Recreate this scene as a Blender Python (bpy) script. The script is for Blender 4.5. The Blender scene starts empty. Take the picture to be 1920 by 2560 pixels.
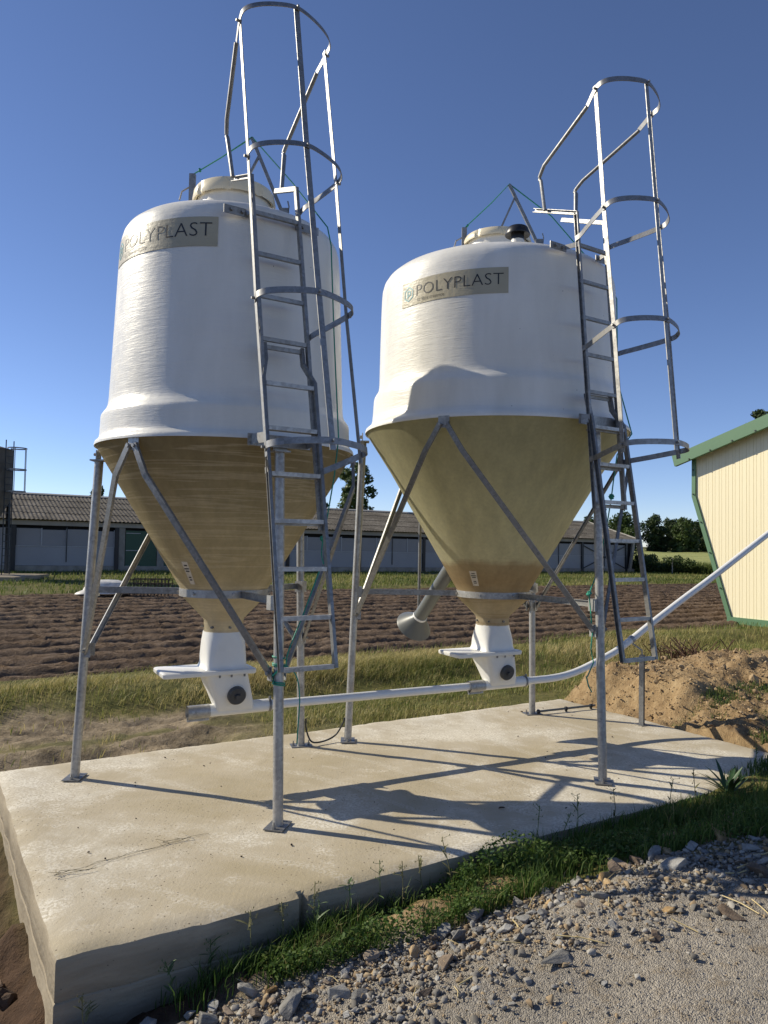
import bpy, bmesh, math, random
import numpy as np
from mathutils import Vector, Matrix

rng = np.random.default_rng(7)
random.seed(7)
SC = bpy.context.scene
COL = SC.collection

# ------------------------------------------------------------------ camera
H = 1.65
PITCH, ROLL, FPX = 0.0386, 0.0179, 1882.5
cp, sp, cr, sr = math.cos(PITCH), math.sin(PITCH), math.cos(ROLL), math.sin(ROLL)
F_ = np.array([0, cp, sp]); R0 = np.array([1., 0, 0]); U0 = np.array([0, -sp, cp])
R_ = R0 * cr + U0 * sr
U_ = U0 * cr - R0 * sr
cam = bpy.data.cameras.new('camera')
cam.sensor_fit = 'VERTICAL'; cam.sensor_height = 36.0
cam.lens = FPX / 2560 * 36.0
cam.clip_start = 0.05; cam.clip_end = 3000
camo = bpy.data.objects.new('camera', cam); COL.objects.link(camo)
m = Matrix(((R_[0], U_[0], -F_[0], 0), (R_[1], U_[1], -F_[1], 0), (R_[2], U_[2], -F_[2], H), (0, 0, 0, 1)))
camo.matrix_world = m
SC.camera = camo

# ------------------------------------------------------------------ sky, sun, exposure
SUN_AZ, SUN_EL = math.radians(162.0), math.radians(31.5)      # direction TO the sun, from +x counter-clockwise
w = bpy.data.worlds.new('World'); SC.world = w; w.use_nodes = True
nt = w.node_tree
bg = nt.nodes['Background']
sky = nt.nodes.new('ShaderNodeTexSky'); sky.sky_type = 'NISHITA'; sky.sun_disc = False
sky.sun_elevation = SUN_EL
sky.sun_rotation = math.pi / 2 - SUN_AZ
sky.air_density = 0.85; sky.dust_density = 0.05; sky.ozone_density = 2.4; sky.altitude = 2000
tint = nt.nodes.new('ShaderNodeMix'); tint.data_type = 'RGBA'; tint.blend_type = 'MULTIPLY'; tint.inputs[0].default_value = 1
tint.inputs[7].default_value = (.93, .92, 1.05, 1)             # the phone's white balance
nt.links.new(sky.outputs[0], tint.inputs[6]); nt.links.new(tint.outputs[2], bg.inputs[0]); bg.inputs[1].default_value = 0.115
sl = bpy.data.lights.new('sun', 'SUN'); sl.energy = 5.0; sl.angle = math.radians(0.5); sl.color = (1.0, 0.915, 0.745)
so = bpy.data.objects.new('sun', sl); COL.objects.link(so)
sd = Vector((math.cos(SUN_AZ) * math.cos(SUN_EL), math.sin(SUN_AZ) * math.cos(SUN_EL), math.sin(SUN_EL)))
so.rotation_euler = sd.to_track_quat('Z', 'Y').to_euler()
so.location = (-20, 10, 20)
SC.view_settings.view_transform = 'Standard'; SC.view_settings.look = 'None'
SC.view_settings.exposure = 0.2; SC.view_settings.gamma = 1.0

# ------------------------------------------------------------------ frames
PHI = 0.551
US = np.array([math.cos(PHI), math.sin(PHI)]); UW = np.array([-math.sin(PHI), math.cos(PHI)])
def xy(s, w_):                                   # site coordinates (along slab, across slab) -> world
    return s * US[0] + w_ * UW[0], s * US[1] + w_ * UW[1]
def P3(s, w_, z):
    a = xy(s, w_); return np.array([a[0], a[1], z])
def sm(x, a, b):
    t = np.clip((np.asarray(x, float) - a) / (b - a), 0, 1); return t * t * (3 - 2 * t)

# value noise -------------------------------------------------------
def vnoise(x, y, seed=0):
    x = np.asarray(x, float); y = np.asarray(y, float)
    xi = np.floor(x).astype(np.int64); yi = np.floor(y).astype(np.int64)
    fx = x - xi; fy = y - yi; fx = fx * fx * (3 - 2 * fx); fy = fy * fy * (3 - 2 * fy)
    def h(a, b):
        n = (a * 374761393 + b * 668265263 + seed * 1442695041) & 0x7fffffff
        n = ((n ^ (n >> 13)) * 1274126177) & 0x7fffffff
        n = n ^ (n >> 16)
        return (n & 0xffff) / 65535.0 * 2 - 1
    return (h(xi, yi) * (1 - fx) + h(xi + 1, yi) * fx) * (1 - fy) + (h(xi, yi + 1) * (1 - fx) + h(xi + 1, yi + 1) * fx) * fy
def fbm(x, y, o=4, seed=0):
    r = 0; a = 1.0; f = 1.0
    for k in range(o):
        r = r + a * vnoise(x * f + 17.3 * k, y * f - 9.1 * k, seed + k); a *= .5; f *= 2.03
    return r

# ------------------------------------------------------------------ mesh helpers
ORG = {}
def nrm(v):
    v = np.asarray(v, float); l = np.linalg.norm(v); return v / l if l > 1e-12 else v
class MB:
    def __init__(s): s.v = []; s.f = []; s.n = 0
    def add(s, V, Fc):
        V = np.asarray(V, float); s.v.append(V)
        for f in Fc: s.f.append([i + s.n for i in f])
        s.n += len(V); return s
    def box(s, c, d, ax=None):
        c = np.asarray(c, float); h = np.asarray(d, float) / 2
        A = np.eye(3) if ax is None else np.asarray(ax, float)
        V = [c + A[0] * h[0] * i + A[1] * h[1] * j + A[2] * h[2] * k for i in (-1, 1) for j in (-1, 1) for k in (-1, 1)]
        return s.add(V, [(0, 1, 3, 2), (4, 6, 7, 5), (0, 4, 5, 1), (2, 3, 7, 6), (0, 2, 6, 4), (1, 5, 7, 3)])
    def sweep(s, path, prof, up=(0, 0, 1), cap=True):
        path = [np.asarray(p, float) for p in path]; up = np.asarray(up, float); k = len(prof); V = []
        for i, p in enumerate(path):
            a = path[max(i - 1, 0)]; b = path[min(i + 1, len(path) - 1)]
            t = nrm(b - a); sd_ = np.cross(t, up)
            if np.linalg.norm(sd_) < 1e-4: sd_ = np.cross(t, np.array([0.3, 1, 0.1]))
            sd_ = nrm(sd_); u = np.cross(sd_, t); sc = 1.0
            if 0 < i < len(path) - 1:
                c = np.dot(nrm(path[i] - a), t); sc = 1 / max(c, .5)
            for (q, r) in prof: V.append(p + sd_ * q * sc + u * r)
        Fc = []
        for i in range(len(path) - 1):
            for j in range(k):
                j2 = (j + 1) % k
                Fc.append((i * k + j, i * k + j2, (i + 1) * k + j2, (i + 1) * k + j))
        if cap:
            Fc.append(tuple(range(k))[::-1]); Fc.append(tuple((len(path) - 1) * k + j for j in range(k)))
        return s.add(V, Fc)
    def tube(s, path, r, n=12, cap=True):
        return s.sweep(path, [(r * math.cos(2 * math.pi * i / n), r * math.sin(2 * math.pi * i / n)) for i in range(n)], up=(0.013, 0.021, 1) , cap=cap)
    def cone(s, a, b, ra, rb, n=12):
        a = np.asarray(a, float); b = np.asarray(b, float); t = nrm(b - a)
        x = nrm(np.cross(t, (0.3, 0.2, 1) if abs(t[2]) < .9 else (1, 0.1, 0))); y = np.cross(t, x)
        V = []
        for c, r in ((a, ra), (b, rb)):
            for i in range(n):
                g = 2 * math.pi * i / n; V.append(c + r * (x * math.cos(g) + y * math.sin(g)))
        Fc = [(i, (i + 1) % n, n + (i + 1) % n, n + i) for i in range(n)] + [tuple(range(n))[::-1], tuple(range(n, 2 * n))]
        return s.add(V, Fc)
    def lathe(s, prof, c=(0, 0, 0), n=96, closed=False, a0=0, a1=2 * math.pi):
        c = np.asarray(c, float); full = abs(a1 - a0 - 2 * math.pi) < 1e-6; k = n if full else n + 1; V = []
        for (r, z) in prof:
            for i in range(k):
                g = a0 + (a1 - a0) * i / n; V.append(c + np.array([r * math.cos(g), r * math.sin(g), z]))
        Fc = []
        for j in range(len(prof) - 1):
            for i in range(n):
                i2 = (i + 1) % k
                Fc.append((j * k + i, j * k + i2, (j + 1) * k + i2, (j + 1) * k + i))
        return s.add(V, Fc)
    def build(s, name, mat, parent=None, smooth=True, ang=38, label=None, solid=None):
        me = bpy.data.meshes.new(name)
        V = np.concatenate(s.v)
        org = ORG.get(parent.as_pointer(), np.zeros(3)) if parent is not None else np.zeros(3)
        me.from_pydata((V - org).tolist(), [], s.f)
        bm = bmesh.new(); bm.from_mesh(me); bmesh.ops.recalc_face_normals(bm, faces=bm.faces); bm.to_mesh(me); bm.free()
        if smooth:
            me.polygons.foreach_set('use_smooth', [True] * len(me.polygons))
            me.set_sharp_from_angle(angle=math.radians(ang))
        if mat: me.materials.append(mat)
        o = bpy.data.objects.new(name, me); COL.objects.link(o)
        if parent is not None: o.parent = parent; ORG[o.as_pointer()] = org
        else: ORG[o.as_pointer()] = np.zeros(3)
        if solid:
            md = o.modifiers.new('thickness', 'SOLIDIFY'); md.thickness = solid; md.offset = -1
        if label: o['label'] = label
        return o
def thing(name, label, cat, loc, group=None):
    o = bpy.data.objects.new(name, None); COL.objects.link(o); o.location = Vector([float(c) for c in loc]); o.empty_display_size = .2
    o['label'] = label; o['category'] = cat
    if group: o['group'] = group
    ORG[o.as_pointer()] = np.asarray(loc, float); return o
def tag(o, label, cat, group=None, kind=None):
    if label: o['label'] = label
    if cat: o['category'] = cat
    if group: o['group'] = group
    if kind: o['kind'] = kind
    return o
def rebase(o, loc):                              # move a top-level mesh's origin to its base
    loc = Vector([float(c) for c in loc]); o.data.transform(Matrix.Translation(-loc)); o.location = loc; return o
def quick_mesh(name, V, tris, mat, attrs=None, n=3, smooth=False):   # big arrays, no python loops
    V = np.asarray(V, np.float32); T = np.asarray(tris, np.int32)
    me = bpy.data.meshes.new(name); me.vertices.add(len(V)); me.vertices.foreach_set('co', V.ravel())
    me.loops.add(T.size); me.loops.foreach_set('vertex_index', T.ravel())
    me.polygons.add(len(T)); me.polygons.foreach_set('loop_start', np.arange(0, T.size, n, dtype=np.int32))
    if smooth: me.polygons.foreach_set('use_smooth', np.ones(len(T), bool))
    me.update(calc_edges=True)
    for k, a in (attrs or {}).items():
        at = me.attributes.new(k, 'FLOAT', 'POINT'); at.data.foreach_set('value', np.asarray(a, np.float32))
    me.materials.append(mat)
    o = bpy.data.objects.new(name, me); COL.objects.link(o); ORG[o.as_pointer()] = np.zeros(3); return o

U_PROF = [(-.018, -.010), (.018, -.010), (.018, .010), (.014, .010), (.014, -.006), (-.014, -.006), (-.014, .010), (-.018, .010)]
def flat(wd, th): return [(-wd / 2, -th / 2), (wd / 2, -th / 2), (wd / 2, th / 2), (-wd / 2, th / 2)]
def spline(pts, n=8):
    pts = [np.asarray(p, float) for p in pts]; out = []
    for i in range(len(pts) - 1):
        p0 = pts[max(i - 1, 0)]; p1 = pts[i]; p2 = pts[i + 1]; p3 = pts[min(i + 2, len(pts) - 1)]
        for k in range(n):
            t = k / n
            out.append(.5 * ((2 * p1) + (-p0 + p2) * t + (2 * p0 - 5 * p1 + 4 * p2 - p3) * t * t + (-p0 + 3 * p1 - 3 * p2 + p3) * t ** 3))
    out.append(pts[-1]); return out

# ------------------------------------------------------------------ material helpers
class NT:
    def __init__(s, name):
        s.m = bpy.data.materials.new(name); s.m.use_nodes = True; s.t = s.m.node_tree
        s.b = s.t.nodes['Principled BSDF']; s.out = s.t.nodes['Material Output']
    def n(s, typ, **kw):
        o = s.t.nodes.new(typ)
        for k, v in kw.items():
            if hasattr(o, k) and k not in ('Scale',): setattr(o, k, v)
            elif k in o.inputs: o.inputs[k].default_value = v
        return o
    def l(s, a, b): s.t.links.new(a, b)
    def coord(s, scale=(1, 1, 1), kind='Object', rot=(0, 0, 0)):
        tc = s.n('ShaderNodeTexCoord'); mp = s.n('ShaderNodeMapping'); mp.inputs['Scale'].default_value = scale; mp.inputs['Rotation'].default_value = rot
        s.l(tc.outputs[kind], mp.inputs[0]); return mp.outputs[0]
    def noise(s, vec, scale=5, detail=6, rough=.55, dist=0):
        o = s.n('ShaderNodeTexNoise'); s.l(vec, o.inputs['Vector'])
        o.inputs['Scale'].default_value = scale; o.inputs['Detail'].default_value = detail; o.inputs['Roughness'].default_value = rough; o.inputs['Distortion'].default_value = dist
        return o.outputs['Fac']
    def vor(s, vec, scale=20, out='Distance', feature='F1'):
        o = s.n('ShaderNodeTexVoronoi'); o.feature = feature; s.l(vec, o.inputs['Vector']); o.inputs['Scale'].default_value = scale; return o.outputs[out]
    def ramp(s, fac, stops, interp='LINEAR'):
        o = s.n('ShaderNodeValToRGB'); o.color_ramp.interpolation = interp; e = o.color_ramp.elements
        while len(e) < len(stops): e.new(.5)
        for k, (p, c) in enumerate(stops):
            e[k].position = p; e[k].color = (*c, 1) if len(c) == 3 else c
        s.l(fac, o.inputs[0]); return o.outputs[0]
    def g(s, a, lo, hi):                          # value ramp as map range
        o = s.n('ShaderNodeMapRange'); s.l(a, o.inputs[0]); o.inputs[1].default_value = lo; o.inputs[2].default_value = hi; return o.outputs[0]
    def mix(s, f, a, b, mode='MIX'):
        o = s.n('ShaderNodeMix'); o.data_type = 'RGBA'; o.blend_type = mode
        for inp, v in ((o.inputs[0], f), (o.inputs[6], a), (o.inputs[7], b)):
            if hasattr(v, 'is_linked') or hasattr(v, 'links'): s.l(v, inp)
            elif isinstance(v, (int, float)): inp.default_value = v
            else: inp.default_value = (*v, 1)
        return o.outputs[2]
    def math(s, op, a, b=0.0, c=None):
        o = s.n('ShaderNodeMath'); o.operation = op
        for i, v in enumerate((a, b) if c is None else (a, b, c)):
            if hasattr(v, 'links'): s.l(v, o.inputs[i])
            else: o.inputs[i].default_value = v
        return o.outputs[0]
    def attr(s, name):
        o = s.n('ShaderNodeAttribute'); o.attribute_name = name; return o.outputs['Fac']
    def bump(s, h, strength=.3, dist=.02, normal=None):
        o = s.n('ShaderNodeBump'); o.inputs['Strength'].default_value = strength; o.inputs['Distance'].default_value = dist
        s.l(h, o.inputs['Height'])
        if normal is not None: s.l(normal, o.inputs['Normal'])
        s.l(o.outputs[0], s.b.inputs['Normal']); return o.outputs[0]
    def set(s, col=None, rough=None, metal=None, spec=None):
        for nm, v in (('Base Color', col), ('Roughness', rough), ('Metallic', metal), ('Specular IOR Level', spec)):
            if v is None: continue
            if hasattr(v, 'links'): s.l(v, s.b.inputs[nm])
            elif isinstance(v, (int, float)): s.b.inputs[nm].default_value = v
            else: s.b.inputs[nm].default_value = (*v, 1)
        return s
def plain(name, col, rough=.5, metal=0, var=.12, scale=12, bump=.0, spec=.5):
    t = NT(name); v = t.coord(); f = t.noise(v, scale, 5)
    c = t.ramp(f, [(.3, tuple(x * (1 - var) for x in col)), (.7, tuple(min(1, x * (1 + var)) for x in col))])
    t.set(c, rough, metal, spec)
    if bump: t.bump(t.noise(v, scale * 6, 4), bump, .01)
    return t.m

def mk_galv(name, base=.42, tint=(1, .985, .95), dark=.7):
    t = NT(name); v = t.coord(); sp_ = t.vor(v, 55, 'Color'); bw = t.n('ShaderNodeRGBToBW'); t.l(sp_, bw.inputs[0])
    n = t.noise(v, 9, 5); f = t.math('ADD', t.math('MULTIPLY', bw.outputs[0], .35), t.math('MULTIPLY', n, .65))
    t.set(t.ramp(f, [(.25, tuple(base * dark * c for c in tint)), (.75, tuple(base * 1.25 * c for c in tint))]), None, .65)
    t.l(t.g(f, 1.6, -.4), t.b.inputs['Roughness']) ; t.b.inputs['Roughness'].default_value = .45
    rr = t.n('ShaderNodeMapRange'); t.l(f, rr.inputs[0]); rr.inputs[1].default_value = .2; rr.inputs[2].default_value = .8; rr.inputs[3].default_value = .58; rr.inputs[4].default_value = .42
    t.l(rr.outputs[0], t.b.inputs['Roughness'])
    t.bump(t.noise(v, 60, 3), .06, .004)
    return t.m
M_GALV = mk_galv('galvanised_steel', .29)
M_GALVD = mk_galv('dull_galvanised_steel', .23)
M_GALVP = mk_galv('bright_galvanised_steel', .40)

def mk_gel():
    t = NT('white_gelcoat'); v = t.coord((2.2, 2.2, 26)); v2 = t.coord((1, 1, 1)); v3 = t.coord((7, 7, 60))
    big = t.noise(v2, 2.2, 3); rip = t.noise(v, 1.6, 5, .6, .8); fin = t.noise(v3, 2.2, 4, .6); blot = t.noise(v2, 9, 5, .6)
    c = t.ramp(t.noise(t.coord((3, 3, .7)), 1.5, 5), [(.3, (.67, .645, .575)), (.7, (.80, .775, .71))])
    # thin grimy drip streaks and the odd pinhole of the moulded skin
    sp_ = t.vor(t.coord((1, 1, 1)), 7.0); c = t.mix(t.g(sp_, .028, .016), c, (.12, .11, .1))
    t.set(c, .30, 0, .5)
    rr = t.n('ShaderNodeMapRange'); t.l(blot, rr.inputs[0]); rr.inputs[1].default_value = .3; rr.inputs[2].default_value = .7; rr.inputs[3].default_value = .30; rr.inputs[4].default_value = .48
    t.l(rr.outputs[0], t.b.inputs['Roughness'])
    h = t.math('ADD', t.math('MULTIPLY', rip, .42), t.math('ADD', t.math('MULTIPLY', fin, .22), t.math('ADD', t.math('MULTIPLY', big, .5), t.math('MULTIPLY', blot, .35))))
    t.bump(h, .30, .016); return t.m
M_GEL = mk_gel()
M_BOOT = plain('white_boot_gelcoat', (.74, .73, .69), .33, 0, .05, 6, .12)
def mk_cone(name, cols, bands, translucent=.55):
    t = NT(name); tc = t.n('ShaderNodeTexCoord'); sx = t.n('ShaderNodeSeparateXYZ'); t.l(tc.outputs['Object'], sx.inputs[0])
    v = t.coord((1, 1, 1)); big = t.noise(v, 2.0, 4)
    zz = t.math('ADD', sx.outputs[2], t.math('MULTIPLY', t.math('SUBTRACT', big, .5), .22))
    fz = t.g(zz, 1.0, 2.5)
    c = t.ramp(fz, cols)
    vb = t.coord((.45, .45, 15)); wv = t.noise(vb, 2.0, 4, .5, .5)
    msk = t.g(wv, .53, .58)
    msk2 = t.math('MULTIPLY', t.math('MULTIPLY', msk, t.math('SUBTRACT', 1.0, t.g(wv, .58, .66))), bands[0])
    if bands[1]: msk2 = t.math('MULTIPLY', msk2, t.math('SUBTRACT', 1.0, t.g(zz, bands[1] - .05, bands[1] + .05)))
    c = t.mix(msk2, c, bands[2])
    vs = t.coord((9, 9, .7)); c = t.mix(.35, c, t.ramp(t.noise(vs, 1.2, 4), [(.3, (.5, .5, .5)), (.7, (1, 1, 1))]), 'MULTIPLY')
    c = t.mix(.3, c, t.ramp(t.noise(v, 38, 5, .7), [(.35, (.72, .72, .72)), (.65, (1.1, 1.1, 1.1))]), 'MULTIPLY')
    t.set(c, .38, 0, .45)
    h = t.math('ADD', t.math('MULTIPLY', wv, .5), t.math('MULTIPLY', t.noise(v, 60, 3), .2)); t.bump(h, .15, .006)
    tr = t.n('ShaderNodeBsdfTranslucent'); t.l(c, tr.inputs[0]); mx = t.n('ShaderNodeMixShader'); mx.inputs[0].default_value = translucent
    t.l(t.b.outputs[0], mx.inputs[1]); t.l(tr.outputs[0], mx.inputs[2]); t.l(mx.outputs[0], t.out.inputs[0]); return t.m
M_CONEL = mk_cone('brown_fibreglass', [(0.0, (.76, .67, .48)), (.17, (.76, .66, .46)), (.25, (.70, .59, .36)), (.5, (.62, .53, .33)), (.8, (.42, .345, .20))], (.5, 0, (.90, .80, .58)))
M_CONER = mk_cone('olive_fibreglass', [(0.0, (.70, .60, .42)), (.12, (.68, .55, .35)), (.20, (.54, .39, .22)), (.31, (.56, .43, .26)), (.345, (.82, .77, .52)), (.6, (.78, .74, .49)), (1.0, (.60, .565, .36))], (.7, 1.5, (.55, .42, .25)))
M_LID = plain('cream_plastic', (.76, .66, .46), .3, 0, .05, 4, 0)
M_BLACKP = plain('black_plastic', (.012, .012, .014), .4)
M_GREYP = plain('grey_plastic', (.13, .135, .125), .38, 0, .06, 5)
M_CAP = plain('dark_grey_rubber', (.055, .057, .06), .45)
M_PIPE = plain('white_pipe_plastic', (.76, .75, .72), .32, 0, .04, 5)
M_CORD = plain('green_cord', (.02, .25, .17), .6)
M_CABLE = plain('black_cable', (.02, .02, .02), .5)
M_PAPER = plain('sticker_paper', (.62, .54, .42), .6)
M_INK = plain('sticker_ink', (.02, .02, .022), .5)
M_TEAL = plain('teal_print', (.03, .22, .25), .4)
def mk_film():
    t = NT('label_film'); v = t.coord((2.2, 2.2, 26)); v2 = t.coord()
    c = t.ramp(t.noise(v2, 6, 4), [(.3, (.40, .355, .245)), (.7, (.45, .405, .285))]); t.set(c, .36, 0, .45)
    h = t.math('ADD', t.math('MULTIPLY', t.noise(v2, 30, 5, .6), .6), t.math('MULTIPLY', t.noise(v, 1.6, 5, .6, .8), .5)); t.bump(h, .3, .012); return t.m
M_FILM = mk_film()

def mk_concrete():
    t = NT('slab_concrete'); v = t.coord(); a = t.coord((1.2, 1, 1), rot=(0, 0, .5))
    n1 = t.noise(v, .9, 8, .62, .4); n2 = t.noise(v, 5, 6, .6); n3 = t.noise(v, 60, 4, .6); n4 = t.noise(t.coord((40, 2.2, 5), rot=(0, 0, -.35)), 1.5, 4, .6)
    c = t.ramp(n1, [(.36, (.41, .345, .225)), (.5, (.475, .41, .295)), (.62, (.56, .505, .395))])
    c = t.mix(t.math('MULTIPLY', t.g(t.math('ADD', t.math('MULTIPLY', n1, .6), t.math('MULTIPLY', n2, .4)), .5, .6), t.g(n3, .46, .54)), c, (.72, .67, .56))
    c = t.mix(.18, c, t.ramp(n4, [(.3, (.80, .79, .77)), (.7, (1.06, 1.06, 1.06))]), 'MULTIPLY')
    sp_ = t.vor(v, 34); sp2 = t.noise(v, 3, 3); sm_ = t.math('MULTIPLY', t.g(sp_, .17, .09), t.g(sp2, .44, .56))
    c = t.mix(sm_, c, (.10, .075, .055))
    st = t.g(t.noise(v, 1.7, 6, .7), .62, .75); c = t.mix(t.math('MULTIPLY', st, .65), c, (.36, .28, .185)); wvn = t.n('ShaderNodeTexWave'); wvn.inputs['Scale'].default_value = .55; wvn.inputs['Distortion'].default_value = 9; wvn.inputs['Detail'].default_value = 3; wvn.inputs['Detail Scale'].default_value = .6; t.l(t.coord((1, 1, 1), rot=(0, 0, -.95)), wvn.inputs['Vector']); c = t.mix(t.math('MULTIPLY', t.math('MULTIPLY', t.g(wvn.outputs['Fac'], .93, .985), t.g(n3, .46, .54)), .30), c, (.70, .66, .56))
    t.set(c, .88, 0, .25)
    h = t.math('ADD', t.math('MULTIPLY', n3, .5), t.math('ADD', t.math('MULTIPLY', t.noise(v, 170, 3, .6), .3), t.math('MULTIPLY', n4, .18))); t.bump(h, .5, .010); return t.m
M_CONC = mk_concrete()
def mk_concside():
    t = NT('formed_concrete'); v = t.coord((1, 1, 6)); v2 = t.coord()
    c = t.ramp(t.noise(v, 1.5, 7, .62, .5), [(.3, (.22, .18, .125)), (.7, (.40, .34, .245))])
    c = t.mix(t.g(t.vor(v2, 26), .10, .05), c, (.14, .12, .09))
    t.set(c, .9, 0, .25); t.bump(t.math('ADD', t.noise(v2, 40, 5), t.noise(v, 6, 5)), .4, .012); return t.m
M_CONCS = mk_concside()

# ------------------------------------------------------------------ terrain height
def interp(x, pts):
    return np.interp(np.asarray(x, float), [p[0] for p in pts], [p[1] for p in pts])
def ground_z(s, w_):
    s = np.asarray(s, float); w_ = np.asarray(w_, float)
    zf = interp(s, [(-3, -.46), (-1, -.50), (.3, -.33), (.8, -.255), (1.2, -.21), (1.6, -.165), (2.1, -.13), (2.6, -.085), (3.2, -.04), (4.0, -.04), (4.8, -.005), (5.6, .05), (7, .12), (10, .16)])
    zr = interp(s, [(-3, -.42), (0, -.36), (1, -.23), (1.5, -.135), (2, -.045), (2.5, .045), (3, .115), (3.5, .17), (5, .22), (7, .25), (12, .2)])
    front = zr + (zf - zr) * sm(w_, 2.3, 3.0)
    front = front - .05 * sm(w_, 3.07, 3.2) * (1 - sm(s, 2.2, 4.2)) * (w_ < 3.4)
    back = -.22 - .06 * sm(w_, 6.5, 9) + np.clip((w_ - 9) / 31, 0, 1) * (.18 - .0075 * (s - 3)) * (w_ > 9)
    back = np.where(w_ > 40, -.10 - .0075 * (np.clip(s, -40, 60) - 3) + sm(w_, 45, 140) * (.05 + .0075 * (np.clip(s, -40, 60) - 3)), back)
    k = sm(w_, 3.2, 6.2); z = front * (1 - k) + back * k
    # ditch beside the slab's left end
    left = sm(-s, -.6, -.2) * sm(w_, 2.4, 3.4) * (1 - sm(w_, 5.4, 6.6)); z = z * (1 - left) + left * (-.50 + .16 * sm(-s, .1, 1.1))
    # spoil bank right of the slab
    bw = sm(w_, 3.6, 5.1) * (1 - sm(w_, 5.8, 6.5))
    bs = sm(s, 6.02, 6.55) * (1 - sm(s, 8.6, 13.5))
    z = z + bw * bs * (.35 - .012 * (w_ - 4) - z) * 1.0
    br = sm(s, 9, 12) * (1 - sm(s, 14, 18)) * sm(w_, 4, 8) * (1 - sm(w_, 9.5, 11.5)); z = z + .12 * br
    # grassy swelling between track and plough
    z = z + .10 * np.exp(-((w_ - 9.6) / .7) ** 2) * (s < 40) - .07 * np.exp(-((w_ - 8.6) / .35) ** 2) * (s < 40)
    return z
GB = [(-1, 3.0), (1.19, 2.93), (1.8, 2.83), (2.46, 2.76), (3.02, 2.58), (3.69, 2.27), (5, 1.85), (7, 1.5)]
def masks(s, w_):
    n = fbm(s * .9, w_ * .9, 4, 3); n2 = fbm(s * 3, w_ * 3, 4, 11)
    bank = sm(s + .15 * n, 6.0, 6.25) * (1 - sm(s + .5 * n, 8.6, 10.2)) * sm(w_ + .2 * n, 2.7, 3.3) * (1 - sm(w_ + .3 * n, 6.0, 6.7))
    bank = np.maximum(bank, sm(s, 5.85, 5.95) * (1 - sm(s, 6.4, 7.0)) * sm(w_ + .1 * n2, 3.25, 3.5) * (1 - sm(w_, 5.9, 6.2)))
    tanf = np.clip(np.exp(-((s - 2.08) / .20) ** 2 - ((w_ - 3.0) / .10) ** 2) * 1.6 + np.exp(-((s - 2.5) / .16) ** 2 - ((w_ - 2.95) / .08) ** 2) * 1.3 + np.exp(-((s - 3.9) / .35) ** 2 - ((w_ - 2.78) / .14) ** 2) * 1.5 + .5 * sm(n + .4 * n2, .2, .6), 0, 1) * sm(s, 1.2, 1.7) * sm(w_, 2.3, 2.5) * (1 - sm(w_, 3.15, 3.3)) * (s < 6)
    wb = interp(s, GB)
    gravel = (1 - sm(w_ + .10 * n + .08 * n2 - wb, -.12, .06)) * sm(s, -.1, .4)
    track = sm(w_, 5.9, 6.0) * (1 - sm(w_ + .45 * n, 8.2, 8.9)) * (1 - sm(s + .9 * n + .55 * (w_ - 6), 3.2, 5.0)) * (1 - .75 * np.exp(-((w_ - 7.55 - .3 * n) / .22) ** 2))
    clod = np.maximum((1 - sm(s + .1 * n, .4, .7)) * (1 - sm(w_, 5.6, 6.4)), (1 - sm(s + .3 * n, 1.0, 1.7)) * sm(w_, 2.9, 3.02) * (1 - sm(w_, 3.3, 3.4)))  # second term paints the shade on the earth along the slab's near face dark
    grass = (1 - np.clip(gravel + track + clod + bank + tanf * .8, 0, 1))
    return bank, tanf, gravel, track, clod, grass

def axis(segs):
    out = []
    for a, b, st in segs: out += list(np.arange(a, b, st))
    out.append(segs[-1][1]); return np.array(out)
gs = axis([(-400, -60, 40), (-60, -14, 3), (-14, -3, .3), (-3, 11, .05), (11, 22, .2), (22, 60, 1.2), (60, 200, 8), (200, 900, 50)])
gw = axis([(-60, -6, 6), (-6, 0, .4), (0, 12, .05), (12, 28, .5), (28, 50, 1), (50, 160, 6), (160, 1500, 60)])
GS, GW = np.meshgrid(gs, gw, indexing='ij')
GZ = ground_z(GS, GW)
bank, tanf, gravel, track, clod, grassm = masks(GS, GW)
near = (GS > -3.2) & (GS < 12) & (GW > -.3) & (GW < 12.2)
n_a = fbm(GS * 2.2, GW * 2.2, 5, 21); n_b = fbm(GS * 7, GW * 7, 4, 31); n_c = np.abs(fbm(GS * 4.2, GW * 4.2, 5, 41))
d = .012 * n_a + .006 * n_b
d = d + bank * (.06 * n_a + .03 * n_c + .035 * n_b + .022 * fbm(GS * 14, GW * 14, 2, 55)) + clod * (.035 * n_c + .04 * n_b + .03 * n_a) + tanf * (.03 * n_a + .012 * n_b + .02)
rut = 1.5 * track * (.035 * n_a + .02 * n_b * (np.abs(np.sin(GW * 9 + .5 * n_a)) - .3) - .05 * np.exp(-((GW - 6.9 - .05 * n_a) / .16) ** 2) + .03 * np.exp(-((GW - 7.2 - .05 * n_a) / .1) ** 2) - .05 * np.exp(-((GW - 8.2 - .05 * n_a) / .16) ** 2) + .02 * np.abs(np.sin(GS * 14 + GW * 9)) * np.exp(-((GW - 6.9) / .25) ** 2))
d = d + rut
inside = (GS > .56) & (GS < 5.9) & (GW > 3.27) & (GW < 5.92)
GZ = GZ + np.where(near, d, 0)
GZ = np.where(inside, -.6, GZ)
fieldin = (GS > -13) & (GS < 46) & (GW > 11.05) & (GW < 25.2); GZ = np.where(fieldin, GZ - .25, GZ)

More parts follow.
